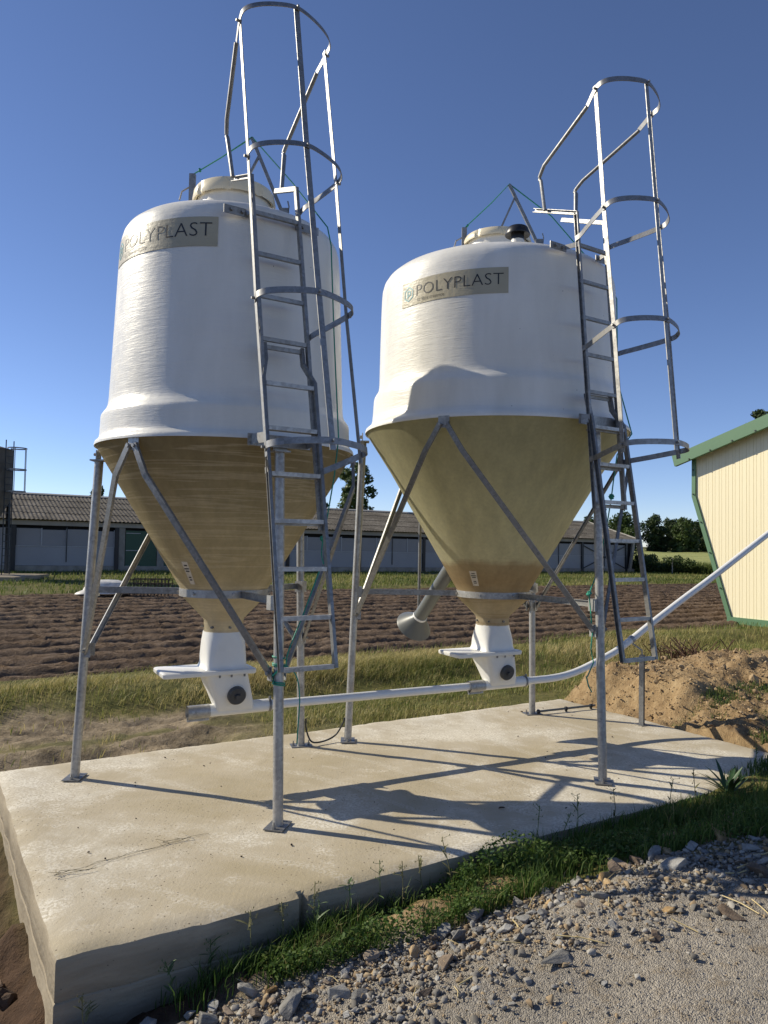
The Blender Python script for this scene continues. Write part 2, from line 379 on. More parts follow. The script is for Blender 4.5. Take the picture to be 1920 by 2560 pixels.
def mk_ground():
    t = NT('ground_mixed'); v = t.coord(); n = t.noise(v, 1.3, 8, .6); nf = t.noise(v, 14, 6, .65); nff = t.noise(v, 80, 4, .6)
    grass = t.ramp(t.math('ADD', t.math('MULTIPLY', n, .6), t.math('MULTIPLY', nf, .4)), [(.3, (.05, .06, .018)), (.5, (.12, .115, .035)), (.7, (.23, .185, .08))])
    tan = t.ramp(t.math('ADD', t.math('MULTIPLY', n, .45), t.math('MULTIPLY', nf, .55)), [(.3, (.16, .098, .048)), (.5, (.31, .215, .115)), (.7, (.44, .33, .19))])
    grav = t.mix(1, t.ramp(t.vor(v, 170, 'Color'), [(0, (.22, .205, .18)), (.5, (.34, .315, .275)), (1, (.46, .43, .38))]), t.ramp(n, [(.3, (.75, .73, .7)), (.7, (1.1, 1.05, .98))]), 'MULTIPLY')
    grav = t.mix(t.math('MULTIPLY', t.g(nf, .52, .66), .6), grav, (.24, .185, .12))
    trk = t.ramp(t.math('ADD', t.math('MULTIPLY', n, .5), t.math('MULTIPLY', nf, .5)), [(.34, (.11, .08, .048)), (.5, (.24, .19, .125)), (.64, (.36, .29, .20))])
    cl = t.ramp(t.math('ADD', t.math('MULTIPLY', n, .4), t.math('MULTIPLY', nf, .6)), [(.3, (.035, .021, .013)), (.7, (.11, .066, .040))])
    c = grass
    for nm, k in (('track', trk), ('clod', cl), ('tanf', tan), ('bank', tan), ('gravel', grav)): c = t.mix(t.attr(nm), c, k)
    t.set(c, .95, 0, .15)
    gv = t.math('MULTIPLY', t.vor(v, 170), t.math('MULTIPLY', t.attr('gravel'), .25))
    h = t.math('ADD', t.math('MULTIPLY', nf, 1.0), t.math('ADD', t.math('MULTIPLY', nff, .35), t.math('MULTIPLY', gv, -1.0))); t.bump(h, .9, .03); return t.m
M_GROUND = mk_ground()
def grid_faces(ns, nw):
    i = np.arange(ns - 1)[:, None] * nw + np.arange(nw - 1)[None, :]
    return np.stack([i, i + nw, i + nw + 1, i + 1], -1).reshape(-1, 4)
X, Y = xy(GS, GW)
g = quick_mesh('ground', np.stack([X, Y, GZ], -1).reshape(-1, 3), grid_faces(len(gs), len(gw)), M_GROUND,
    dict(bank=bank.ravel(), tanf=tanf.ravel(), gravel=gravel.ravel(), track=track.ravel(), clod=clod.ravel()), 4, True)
g['kind'] = 'structure'

# ploughed field -----------------------------------------------------
def mk_soil():
    t = NT('ploughed_soil'); v = t.coord(); n = t.noise(v, .5, 6); nf = t.noise(v, 9, 7, .7); hgt = t.attr('ridge')
    c = t.ramp(t.math('ADD', t.math('MULTIPLY', nf, .65), t.math('MULTIPLY', n, .35)), [(.3, (.072, .048, .032)), (.5, (.145, .102, .070)), (.7, (.28, .21, .148))])
    t.set(c, .95, 0, .12); t.bump(t.math('ADD', nf, t.math('MULTIPLY', t.noise(v, 34, 4, .6), .5)), 1.0, .06); return t.m
fs = axis([(-13, 2, .14), (2, 26, .10), (26, 46, .2)]); fw = axis([(10.75, 25.5, .055)])
FS, FW = np.meshgrid(fs, fw, indexing='ij')
wob = .035 * fbm(FS * .25, FW * .4, 3, 51)
ph = (FW + wob - 10.9) / .86
row = np.cos(ph * 2 * np.pi); row2 = .6 + .4 * np.cos(ph * np.pi + 1)
edge = sm(FW + .25 * fbm(FS * .8, FW * .8, 3, 9), 10.8, 11.2) * (1 - sm(FW + .3 * fbm(FS * .6, FW, 3, 10), 24.8, 25.4)) * sm(FS, -13, -12) * (1 - sm(FS, 44, 46))
fr = ph - np.floor(ph); ridge_ = .55 - 1.75 * np.exp(-((fr - .5) / .15) ** 2) * (.8 + .2 * row2 + .2 * fbm(FS * .6, FW * .3, 2, 62)) + .35 * np.exp(-((fr - .78) / .12) ** 2)
zz_ = ground_z(FS, FW) - .02 + edge * (.066 * ridge_ + .016 * np.abs(fbm(FS * 3.1, FW * 8, 3, 61)) + .018 * fbm(FS * 6, FW * 12, 3, 71) + .014 * rng.normal(size=FS.shape) + .02) - (1 - edge) * .12
X, Y = xy(FS, FW)
o = quick_mesh('ploughed_field', np.stack([X, Y, zz_], -1).reshape(-1, 3), grid_faces(len(fs), len(fw)), mk_soil(), dict(ridge=row.ravel()), 4, False)
o['kind'] = 'structure'

# standing crop beyond the hedge -------------------------------------
def mk_crop():
    t = NT('standing_crop'); v = t.coord(); n = t.noise(v, .06, 6, .6); nf = t.noise(v, 3, 6, .7)
    c = t.ramp(t.math('ADD', t.math('MULTIPLY', n, .5), t.math('MULTIPLY', nf, .5)), [(.35, (.19, .22, .06)), (.65, (.42, .42, .17))])
    t.set(c, .9, 0, .1); t.bump(nf, .6, .2); return t.m
cs = axis([(50.5, 70, .5), (70, 200, 5), (200, 420, 20)]); cw = axis([(20, 45, .5), (45, 130, 3)])
CS, CW = np.meshgrid(cs, cw, indexing='ij')
cz = ground_z(CS, CW) + .75 * sm(CS + .4 * fbm(CS * .5, CW * .8, 3, 5), 51, 53) + .10 * fbm(CS * .8, CW * .8, 3, 15) - .05
X, Y = xy(CS, CW)
o = quick_mesh('crop_field', np.stack([X, Y, cz], -1).reshape(-1, 3), grid_faces(len(cs), len(cw)), mk_crop(), None, 4, True); o['kind'] = 'structure'

# ------------------------------------------------------------------ concrete slab
S0, S1, W0, W1 = .51, 5.936, 3.221, 5.956
def slab():
    root = thing('concrete_slab', 'pale concrete slab with rough broomed top standing proud of the grass, carrying both silos', 'slab', P3(3.2, 4.6, -.5))
    mb = MB(); n1, n2 = 110, 56; seam = 1.575
    sv = np.unique(np.concatenate([np.linspace(S0, S1, n1), [seam - .012, seam + .012]])); wv = np.linspace(W0, W1, n2)
    a, b = np.meshgrid(sv, wv, indexing='ij')
    # chipped, slightly wavy arrises
    ja = np.where(b == W0, .006 * fbm(a * 6, b * 0 + 1.3, 3, 5) + .012 * np.clip(fbm(a * 11, b * 0 + 7.3, 3, 15) - .45, 0, 1), 0) + np.where(b == W1, .008 * fbm(a * 6, b * 0 + 4.3, 3, 6), 0)
    js = np.where(a == S0, .005 * fbm(b * 6, a * 0 + 2.3, 3, 7), 0)
    notch = np.where((b == W0) & (np.abs(a - seam) < .013), .035, 0) + np.where((b == W0) & (a > seam), .012, 0)
    z = .004 * fbm(a * 2, b * 2, 4, 8)
    ed = np.minimum(np.minimum(a - S0, S1 - a), np.minimum(b - W0, W1 - b)); z = z - .012 * (ed < 1e-6) - .006 * np.abs(fbm(a * 9, b * 9, 3, 2)) * (ed < .06)
    xx, yy = xy(a + js, b + ja + notch); top = np.stack([xx, yy, z], -1)
    mb.add(top.reshape(-1, 3), grid_faces(len(sv), n2).tolist()); o = mb.build('top_surface', M_CONC, root)
    mb = MB(); N = len(sv)
    loop = [(p, (0, -1)) for p in top[:, 0]][:-1] + [(p, (1, 0)) for p in top[-1]][:-1] + [(p, (0, 1)) for p in top[::-1, -1]][:-1] + [(p, (-1, 0)) for p in top[0, ::-1]][:-1]
    nl = len(loop); V = []
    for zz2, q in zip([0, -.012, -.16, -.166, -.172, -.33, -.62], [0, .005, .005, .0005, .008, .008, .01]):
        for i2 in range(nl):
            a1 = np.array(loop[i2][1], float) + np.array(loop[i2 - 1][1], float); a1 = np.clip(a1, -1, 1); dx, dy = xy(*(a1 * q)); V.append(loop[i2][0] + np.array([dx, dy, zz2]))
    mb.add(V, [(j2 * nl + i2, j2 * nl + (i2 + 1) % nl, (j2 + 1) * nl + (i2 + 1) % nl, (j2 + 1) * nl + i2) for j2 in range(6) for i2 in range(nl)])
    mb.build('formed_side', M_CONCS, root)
    mb = MB(); L = 60                                   # rough lean-mix footing spilling out under the left end and near corner
    ws = np.linspace(W0 - .10, W1 - .3, L); V = []
    for wv_ in ws:
        e = .03 + .03 * fbm(np.array(wv_ * 5), np.array(.3), 3, 4)
        V += [P3(S0 - .002, wv_, -.34 + .02 * float(fbm(np.array(wv_ * 7), np.array(5.), 3, 1))), P3(S0 - e * .7, wv_, -.37 + .03 * float(vnoise(np.array(wv_ * 9), np.array(2.)))), P3(S0 - e - .05, wv_, -.56)]
    mb.add(V, [(3 * i + j, 3 * i + j + 1, 3 * i + j + 4, 3 * i + j + 3) for i in range(L - 1) for j in range(2)]); mb.build('footing', M_CONCS, root)
    return root
slab()

# ------------------------------------------------------------------ silos
def cyl_frame(az):
    a = math.radians(az); return np.array([math.cos(a), math.sin(a), 0]), np.array([-math.sin(a), math.cos(a), 0])
def text_mesh(body, size, offset=0.0):
    cu = bpy.data.curves.new('lettering', 'FONT'); cu.body = body; cu.size = size; cu.resolution_u = 3; cu.offset = offset; cu.space_character = 1.02
    ob = bpy.data.objects.new('lettering', cu); COL.objects.link(ob); dg = bpy.context.evaluated_depsgraph_get(); dg.update()
    me = bpy.data.meshes.new_from_object(ob.evaluated_get(dg)); V = np.array([v.co for v in me.vertices]); Fc = [tuple(p.vertices) for p in me.polygons]
    bpy.data.objects.remove(ob); bpy.data.curves.remove(cu); bpy.data.meshes.remove(me); return V, Fc
def subdiv_x(V, Fc, step):                                # cut faces so flat lettering can bend round a cylinder
    bm = bmesh.new(); vs = [bm.verts.new(v) for v in V]
    for f in Fc:
        try: bm.faces.new([vs[i] for i in f])
        except ValueError: pass
    for x in np.arange(V[:, 0].min() + step, V[:, 0].max(), step):
        bmesh.ops.bisect_plane(bm, geom=bm.verts[:] + bm.edges[:] + bm.faces[:], plane_co=(x, 0, 0), plane_no=(1, 0, 0))
    bm.verts.index_update(); V2 = np.array([v.co[:] for v in bm.verts]); F2 = [tuple(v.index for v in f.verts) for f in bm.faces]; bm.free(); return V2, F2

def silo(name, label, C, tank, cone, neck, ring, lid, legaz, legrad, zbr, zbot, ladder, hoops, az_lab, zlab, Rlab, mcone, stk, hatch, vent):
    C = np.array([C[0], C[1], 0.0]); root = thing(name, label, 'silo', C)
    def L(p): return C + np.asarray(p, float)
    Rrim, zrim = cone[0]
    # white shell
    mb = MB(); mb.lathe(tank, C, 144)
    shell = mb.build('tank_shell', M_GEL, root, ang=50)
    mb = MB(); mb.lathe([(tank[0][0], tank[0][1]), (tank[0][0] - .012, tank[0][1] + .006), (cone[0][0] - .006, cone[0][1] + .01)], C, 144); mb.build('rim_underside', M_GEL, root)
    mb = MB(); mb.lathe(cone, C, 128); co = mb.build('cone', mcone, root, ang=30)
    # paper sticker on the cone
    a0, z0_, wd, ht = stk
    mb = MB(); inkm = MB()
    rz = lambda z: np.interp(z, [p[1] for p in cone[::-1]], [p[0] for p in cone[::-1]])
    def cpt(az, z, off): e, t = cyl_frame(az); return L(e * (rz(z) + off) + np.array([0, 0, z]))
    def patch(mb, aA, aB, zA, zB, off, n=4):
        V = [cpt(aA + (aB - aA) * i / n, z, off) for z in (zA, zB) for i in range(n + 1)]
        mb.add(V, [(i, i + 1, n + 2 + i, n + 1 + i) for i in range(n)])
    patch(mb, a0 - wd, a0 + wd, z0_, z0_ + ht, .003); st = mb.build('sticker', M_PAPER, co)
    for k, (fa, l) in enumerate(((.80, .5), (.66, .8), (.55, .6), (.28, .45), (.17, .5))):
        inkm = MB(); patch(inkm, a0 - wd * l, a0 + wd * l, z0_ + ht * fa, z0_ + ht * (fa + .05), .0045); inkm.build('printed_line', M_INK, co)
    # hoop at the foot of the cone, lower funnel belongs to the cone mesh
    mb = MB(); zr_, rr_ = ring
    mb.lathe([(rr_ + .001, zr_ - .026), (rr_ + .008, zr_ - .026), (rr_ + .008, zr_ + .026), (rr_ + .001, zr_ + .026)], C, 72)
    for az in legaz:
        for dd in (-60, -9, 9):
            e, t = cyl_frame(az + dd); mb.cone(L(e * (rr_ + .006) + np.array([0, 0, zr_])), L(e * (rr_ + .022) + np.array([0, 0, zr_])), .010, .009, 6)
    mb.build('clamp_ring', M_GALVP, root)
    # legs
    for k, az in enumerate(legaz):
        e, t = cyl_frame(az); rt, rb, zt = legrad
        top = L(e * rt + [0, 0, zt]); bot = L(e * rb + [0, 0, .006])
        mb = MB(); mb.tube([bot, top], .030, 20)
        mb.box(L(e * (rt - .002) + [0, 0, zt + .006]), (.10, .10, .010), [e, t, (0, 0, 1)])
        mb.box(L(e * (rt + .005) + [0, 0, zt + .04]), (.008, .09, .07), [e, t, (0, 0, 1)])
        for q in (-.028, .028): mb.cone(L(e * (rt + .004) + t * q + [0, 0, zt + .045]), L(e * (rt + .026) + t * q + [0, 0, zt + .045]), .012, .011, 6)
        # gusset plates that take braces and tie
        for q, zq in ((.045, zbot), (-.045, zbot), (-.02, zr_)):
            rq = rt + (rb - rt) * (zt - zq) / zt
            mb.box(L(e * (rq - .025) + t * q + [0, 0, zq - .005]), (.06, .005 if abs(q) > .03 else .07, .085), [e, t, (0, 0, 1)])
        lg = mb.build('leg', M_GALVP, root)
        mb = MB(); yaw = math.radians(az + 45 * (k != 0)); ex = np.array([math.cos(yaw), math.sin(yaw), 0]); ey = np.array([-math.sin(yaw), math.cos(yaw), 0])
        pb = L(e * rb + [0, 0, .006]); mb.box(pb + [0, 0, .001], (.115, .165, .007), [ex, ey, (0, 0, 1)])
        for q in (-.062, .062): mb.cone(pb + ey * q + [0, 0, .005], pb + ey * q + [0, 0, .022], .011, .010, 6); mb.cone(pb + ey * q + [0, 0, .02], pb + ey * q + [0, 0, .04], .005, .005, 6)
        mb.build('base_plate', M_GALVD, lg)
        # tie bar from the ring to the leg
        rq = rt + (rb - rt) * (zt - zr_) / zt
        mb = MB(); mb.sweep([L(e * (rr_ + .005) + t * .01 + [0, 0, zr_]), L(e * (rq - .03) + t * .0 + [0, 0, zr_])], [(-.004, -.022), (.014, -.022), (.014, -.018), (0, -.018), (0, .018), (.014, .018), (.014, .022), (-.004, .022)]); mb.build('tie_bar', M_GALV, root)
        # bracket midway to next leg with two braces
        em, tm = cyl_frame(az + 60 if k == 0 else az + 60)
        rb_, zb_ = zbr
        mb = MB(); mb.box(L(em * (rb_ - .01) + [0, 0, zb_ + .01]), (.006, .085, .085), [em, tm, (0, 0, 1)])
        for q in (-.024, .024): mb.cone(L(em * (rb_ - .01) + tm * q + [0, 0, zb_ - .01]), L(em * (rb_ + .022) + tm * q + [0, 0, zb_ - .01]), .012, .011, 6)
        mb.build('brace_bracket', M_GALVP, root)
        for sgn, az2 in ((-1, az), (1, az + 120)):
            e2, t2 = cyl_frame(az2); rq = rt + (rb - rt) * (zt - zbot) / zt
            A = L(em * (rb_ + .002) + tm * sgn * .022 + [0, 0, zb_ - .0]); B = L(e2 * (rq - .02) - t2 * sgn * .05 + [0, 0, zbot])
            K = A + (B - A) * .13 + em * .055 + np.array([0, 0, -.01])
            K2 = A + (B - A) * .95 + em * .004
            mb = MB(); mb.sweep([A, K, B + nrm(B - K) * .03], U_PROF, up=em * -1.0)
            mb.cone(B + em * .006, B + em * .03, .013, .012, 6); mb.build('brace', M_GALV, root)
    # ladder ---------------------------------------------------------
    az = legaz[1]; e, t = cyl_frame(az); tc = -.02
    A_up, ztop, zub, A_lo, zlt, zlb = ladder
    def LP(a, tt, z): return L(e * a + t * (tc + tt) + np.array([0, 0, z]))
    lad = MB(); hw = .150
    for sg in (-1, 1):
        path = [LP(A_up(z), sg * hw, z) for z in (zub, ztop)]
        mbr = MB(); mbr.sweep(path, [(a * .9, b) for a, b in U_PROF], up=t * sg * 1.0)
        mbr.sweep([LP(A_up(ztop) + .01, sg * hw, ztop - .01), LP(A_up(ztop) - hoops['arm'][0], sg * hw, ztop + hoops['arm'][1])], [(a * .8, b * 1.2) for a, b in U_PROF], up=t * sg * 1.0)
        if sg < 0: lroot = mbr.build('ladder', M_GALV, root)
        else: mbr.build('rail', M_GALV, lroot)
        mbr = MB(); zs = [zlt, zlt - .10, zlt - .18, zlb]
        path = [LP(A_lo(zlt) - .035, sg * (hw - .03), zlt), LP(A_lo(zlt - .1) - .03, sg * (hw - .03), zlt - .10), LP(A_lo(zlt - .2) + .02, sg * (hw + .012), zlt - .22), LP(A_lo(zlb) + .02, sg * (hw + .012), zlb)]
        mbr.sweep(path, [(a * .9, b) for a, b in U_PROF], up=t * sg * 1.0); mbr.build('rail', M_GALVD, lroot)
    zr2 = ztop - .245
    while zr2 > zub:
        mb = MB(); mb.sweep([LP(A_up(zr2), -hw, zr2), LP(A_up(zr2), hw, zr2)], flat(.024, .024)); mb.build('rung', M_GALV, lroot); zr2 -= .268
    zr2 = zlb + .01
    while zr2 < zlt - .2:
        mb = MB(); mb.sweep([LP(A_lo(zr2) + .02, -hw, zr2), LP(A_lo(zr2) + .02, hw, zr2)], flat(.026, .024)); mb.build('rung', M_GALVP, lroot); zr2 += .262
    mb = MB(); mb.sweep([LP(A_lo(zlt) - .035, -hw + .03, zlt - .02), LP(A_lo(zlt) - .035, hw - .03, zlt - .02)], flat(.024, .024)); mb.build('rung', M_GALV, lroot)
    # standoffs from ladder to shell and to leg head
    Rt = hoops['Rtop']; zt2 = hoops['zplate']
    for sg in (-1, 1):
        mb = MB(); a0_ = A_up(zt2); mb.sweep([LP(a0_, sg * hw, zt2), LP(Rt + .012, sg * (hw + .03), zt2)], flat(.006, .035)); mb.box(LP(Rt - .0, sg * (hw + .085), zt2), (.006, .16, .05), [e, t, (0, 0, 1)])
        for q in (.05, .12): mb.cone(LP(Rt, sg * (hw + q), zt2), LP(Rt + .022, sg * (hw + q), zt2), .011, .01, 6)
        mb.build('standoff_bracket', M_GALV, lroot)
    mb = MB(); zl_ = legrad[2] + .06
    mb.box(LP(legrad[0] + .04, 0, zl_), (.006, .40, .07), [e, t, (0, 0, 1)])
    for sg in (-1, 1): mb.sweep([LP(legrad[0] + .04, sg * .18, zl_), LP(A_up(zl_) + .01, sg * hw, zl_)], flat(.006, .06))
    mb.build('standoff_bracket', M_GALV, lroot)
    # safety cage ----------------------------------------------------
    cage = None; sides = {-1: [], 1: []}; mids = []
    for k, (zr3, strap, mid) in enumerate(hoops['list']):
        (sa, sz), (ma, mz) = strap, mid; dz = mz - sz; da = ma - sa
        half = [(sa, .287, sz), (sa + da * .34, .283, sz + dz * .4), (sa + da * .62, .225, sz + dz * .65), (sa + da * .86, .12, sz + dz * .88), (ma, 0, mz)]
        if zr3 is not None:
            aR = A_up(zr3); half = [(aR - .01, .165, zr3), (aR + .05, .172, zr3 + (sz - zr3) * .15), (aR + (sa - aR) * .5, .225, zr3 + (sz - zr3) * .5)] + half
        else: half = [(sa - .09, .27, sz - .07)] + half
        pts = [LP(a, tt, z) for a, tt, z in half] + [LP(a, -tt, z) for a, tt, z in half[::-1][1:]]
        nrm_ = nrm(np.cross(pts[len(pts) // 2] - pts[3], pts[-4] - pts[3])); nrm_ = nrm_ * (1 if nrm_[2] > 0 else -1)
        mb = MB(); mb.sweep(spline(pts, 8), flat(.005, .036), up=nrm_)
        for sg in (-1, 1): p = LP(sa, sg * .287, sz); mb.cone(p - t * sg * .012, p + t * sg * .022, .009, .008, 6)
        p = LP(ma, 0, mz); mb.cone(p - e * .012, p + e * .022, .009, .008, 6)
        if cage is None: cage = mb.build('safety_cage', M_GALV, root)
        else: mb.build('hoop', M_GALV, cage)
        for sg in (-1, 1): sides[sg].append(LP(sa - .006, sg * .281, sz))
        mids.append(LP(ma - .007, 0, mz))
    for sg in (-1, 1):
        pp = sides[sg]; ext = nrm(pp[-1] - pp[-2]) * .05
        mb = MB(); mb.sweep([pp[0] - ext * .6] + pp[1:-1] + [pp[-1] + ext], flat(.030, .005), up=t); mb.build('strap', M_GALV, cage)
    ext = nrm(mids[-1] - mids[-2]) * .05
    mb = MB(); mb.sweep([mids[0] - ext * .4] + mids[1:-1] + [mids[-1] + ext], flat(.034, .005), up=e); mb.build('strap', M_GALV, cage)
    # grab rails from the top hoop down to the ladder head
    (sa, sz) = hoops['list'][0][1]
    for sg in (-1, 1):
        h1, h2 = hoops['grab']
        pts = [LP(sa - .09, sg * .27, sz - .075), LP(h1[0] + (sa - .09 - h1[0]) * .1, sg * (h1[1] + (.27 - h1[1]) * .1), h1[2] + (sz - .075 - h1[2]) * .1), LP(h1[0] - .012, sg * (h1[1] - .01), h1[2] - .04), LP(h2[0], sg * h2[1], h2[2])]
        mb = MB(); mb.tube([pts[0]] + spline(pts[1:3] + [LP(h1[0] + .01 * 0, sg * (h1[1] - .012), h1[2] - .07)], 4) + [pts[3]], .0135, 10); mb.build('grab_rail', M_GALV, cage)
    # filling neck, lid, lifting gear --------------------------------
    zn0, zl0, zl1 = lid
    mb = MB(); mb.lathe([(.275, zn0 - .02), (.262, zn0 + .01), (.255, zn0 + .03), (.255, zl0 + .05)], C, 72); mb.build('filling_neck', M_GEL, root)
    mb = MB(); n = 96; V = []
    for (r, zq) in ((.262, zl0 + .01), (.284, zl0), (.288, zl0 + .02), (.280, zl1 - .02), (.268, zl1), (.235, zl1 + .012), (.10, zl1 + .03), (.001, zl1 + .034)):
        for i in range(n):
            gq = 2 * math.pi * i / n; dent = .014 if (i % 12) in (0, 1) and zl0 - .001 < zq < zl1 else 0
            V.append(L([(r - dent) * math.cos(gq), (r - dent) * math.sin(gq), zq]))
    mb.add(V, [(j * n + i, j * n + (i + 1) % n, (j + 1) * n + (i + 1) % n, (j + 1) * n + i) for j in range(7) for i in range(n)])
    lido = mb.build('hatch_lid', M_LID, root)
    ps, apex, base, s2t, s2b = hatch
    mb = MB(); mb.box(L([ps[0], 0, (ps[1] + ps[2]) / 2]), (.042, .03, ps[2] - ps[1])); mb.box(L([ps[0] - .05, 0, ps[1] + (ps[2] - ps[1]) * .42]), (.09, .028, .035))
    mb.tube([L([ps[0] - .085, -.012, ps[1] + (ps[2] - ps[1]) * .5]), L([ps[0] - .07, -.012, ps[1] + (ps[2] - ps[1]) * .66]), L([ps[0] - .02, -.012, ps[1] + (ps[2] - ps[1]) * .74])], .006, 8)
    mb.box(L([ps[0] + .03, 0, ps[1] + .01]), (.12, .05, .006)); mb.build('latch_post', M_GALV, root)
    mb = MB(); mb.sweep([L(base), L(apex)], flat(.024, .024), up=(0, 1, 0)); mb.box(L([base[0] + .02, 0, base[2] - .05]), (.06, .05, .13)); mb.box(L([base[0] + .03, 0, base[2] - .13]), (.10, .09, .02))
    mb.tube([L([base[0] + .05, -.03, base[2] - .04]), L([base[0] + .055, -.03, base[2] + .02]), L([base[0] + .045, -.03, base[2] + .06])], .005, 8)
    mb.sweep([L(s2b), L(s2t)], flat(.016, .016), up=(0, 1, 0)); mb.build('lid_lifting_arm', M_GALV, root)
    if vent:
        mb = MB(); c = L([vent[0], vent[1], 0]); z0 = vent[2]
        mb.lathe([(.05, z0 - .03), (.048, z0 + .055)], c, 32); vs = mb.build('vent_stub', M_GEL, root)
        mb = MB(); mb.lathe([(.001, z0 + .140), (.070, z0 + .138), (.078, z0 + .132), (.097, z0 + .082), (.095, z0 + .075), (.06, z0 + .090), (.0495, z0 + .092), (.0495, z0 + .04), (.046, z0 + .04)], c, 40); mb.build('vent_cap', M_BLACKP, vs)
    # printed film label -----------------------------------------------
    azr_, wdeg = az_lab
    mb = MB(); n = 64
    def sp_(az, z, off):
        rr = np.interp(z, [p[1] for p in tank], [p[0] for p in tank]); e_, _ = cyl_frame(az); return L(e_ * (rr + off) + [0, 0, z])
    zA, zB = zlab
    nz = 8
    V = [sp_(azr_ - wdeg * (1 - i / n), zA + (zB - zA) * j / nz, .003) for j in range(nz + 1) for i in range(n + 1)]
    mb.add(V, [(j * (n + 1) + i, j * (n + 1) + i + 1, (j + 1) * (n + 1) + i + 1, (j + 1) * (n + 1) + i) for j in range(nz) for i in range(n)]); film = mb.build('label_film', M_FILM, shell)
    def wrap(V, x0, z0):                           # flat lettering -> on the shell; x metres from the label's left edge
        degm = wdeg / .90
        return [sp_(azr_ - wdeg + (x0 + v[0]) * degm, z0 + v[1], .0048) for v in V]
    V, Fc = text_mesh('POLYPLAST', .118, -.0016); k = .700 / (V[:, 0].max() - V[:, 0].min()); V[:, 0] = (V[:, 0] - V[:, 0].min()) * k
    V[:, 1] *= .086 / (V[:, 1].max()); V, Fc = subdiv_x(V, Fc, .012); mb = MB(); mb.add(wrap(V, .165, zA + .062), Fc)
    V, Fc = text_mesh('La fibre créatrice', .040, -.0003); V[:, 0] *= .245 / V[:, 0].max(); V, Fc = subdiv_x(V, Fc, .012); mb.add(wrap(V, .175, zA + .020), Fc)
    mb.build('lettering', M_INK, shell)
    mb = MB()                                      # teal shield-like emblem with a folded letter shape
    def ring2(p, q): 
        V = p + q; n_ = len(p); mb.add(wrap(np.array([(a, b, 0) for a, b in V]), .03, zA + .035), [(i, (i + 1) % n_, n_ + (i + 1) % n_, n_ + i) for i in range(n_)])
    hexo = [(.0, .03), (.05, .0), (.10, .03), (.10, .09), (.05, .12), (0, .09)]; hexi = [(.05 + (a - .05) * .80, .06 + (b - .06) * .80) for a, b in hexo]; ring2(hexo, hexi)
    mb.add(wrap(np.array([(.032, .03, 0), (.044, .022, 0), (.044, .092, 0), (.032, .085, 0)]), .03, zA + .035), [(0, 1, 2, 3)])
    mb.add(wrap(np.array([(.044, .092, 0), (.074, .08, 0), (.074, .05, 0), (.044, .038, 0), (.044, .052, 0), (.062, .058, 0), (.062, .072, 0), (.044, .079, 0)]), .03, zA + .035), [(0, 1, 6, 7), (1, 2, 5, 6), (2, 3, 4, 5)])
    mb.build('emblem', M_TEAL, shell)
    return root, C

DIRP = nrm(np.array([.9210 + 1.0938, 6.3156 - 5.2245, 0])); PERP = np.array([-DIRP[1], DIRP[0], 0])
CL = np.array([-1.0938, 5.2245]); CR = np.array([.921, 6.3156])

tankL = [(.873, 2.240), (.8735, 2.252), (.868, 2.268), (.852, 2.282), (.844, 2.296), (.841, 2.32), (.840, 2.36), (.838, 2.40), (.8375, 2.428), (.8345, 2.442), (.824, 2.458), (.806, 2.482), (.796, 2.508), (.7915, 2.54), (.7895, 2.57), (.788, 2.61), (.784, 2.70), (.776, 2.9), (.768, 3.11), (.760, 3.32), (.753, 3.5), (.747, 3.58), (.741, 3.63), (.730, 3.668), (.712, 3.698), (.68, 3.724), (.62, 3.75), (.52, 3.78), (.40, 3.806), (.30, 3.822), (.255, 3.83)]
coneL = [(.864, 2.246), (.711, 1.992), (.544, 1.716), (.414, 1.501), (.297, 1.308), (.292, 1.262), (.215, 1.180), (.138, 1.100), (.133, 1.085), (.133, 1.012)]
tankR = [(1.0905, 2.5426), (1.091, 2.556), (1.085, 2.575), (1.060, 2.595), (1.044, 2.612), (1.034, 2.64), (1.029, 2.70), (1.025, 2.78), (1.0225, 2.815), (1.019, 2.835), (1.009, 2.855), (.994, 2.878), (.985, 2.90), (.981, 2.93), (.9785, 2.97), (.978, 3.05), (.976, 3.3), (.972, 3.55), (.969, 3.68), (.964, 3.74), (.952, 3.785), (.93, 3.82), (.89, 3.853), (.83, 3.88), (.7, 3.918), (.5, 3.955), (.35, 3.975), (.255, 3.985)]
coneR = [(1.080, 2.548), (.868, 2.222), (.585, 1.745), (.342, 1.330), (.301, 1.262), (.297, 1.196), (.215, 1.118), (.142, 1.045), (.137, 1.03), (.137, .972)]
AuL = lambda z: .80 + .205 * (3.6 - z)
AlL = lambda z: .80 + .205 * (3.6 - z) + .012
AuR = lambda z: 1.08 + .092 * (3.79 - z)
AlR = lambda z: 1.175 + .172 * (2.71 - z)
azL = [181.8, 301.8, 421.8]; azR = [182.4, 302.4, 422.4]
hoopsL = dict(arm=(.32, .105), Rtop=.742, zplate=3.62, grab=((.44, .21, 4.285), (.475, .17, 3.955)), list=[(None, (.85, 4.71), (1.03, 4.795)), (3.69, (1.04, 3.81), (1.21, 3.885)), (2.86, (1.205, 2.955), (1.405, 2.99)), (2.03, (1.395, 2.125), (1.595, 2.162))])
hoopsR = dict(arm=(.43, .17), Rtop=.968, zplate=3.80, grab=((.735, .20, 4.458), (.755, .165, 4.16)), list=[(None, (1.355, 4.75), (1.55, 4.795)), (3.84, (1.435, 3.90), (1.63, 3.95)), (3.03, (1.525, 3.085), (1.71, 3.13)), (2.24, (1.60, 2.295), (1.79, 2.315))])
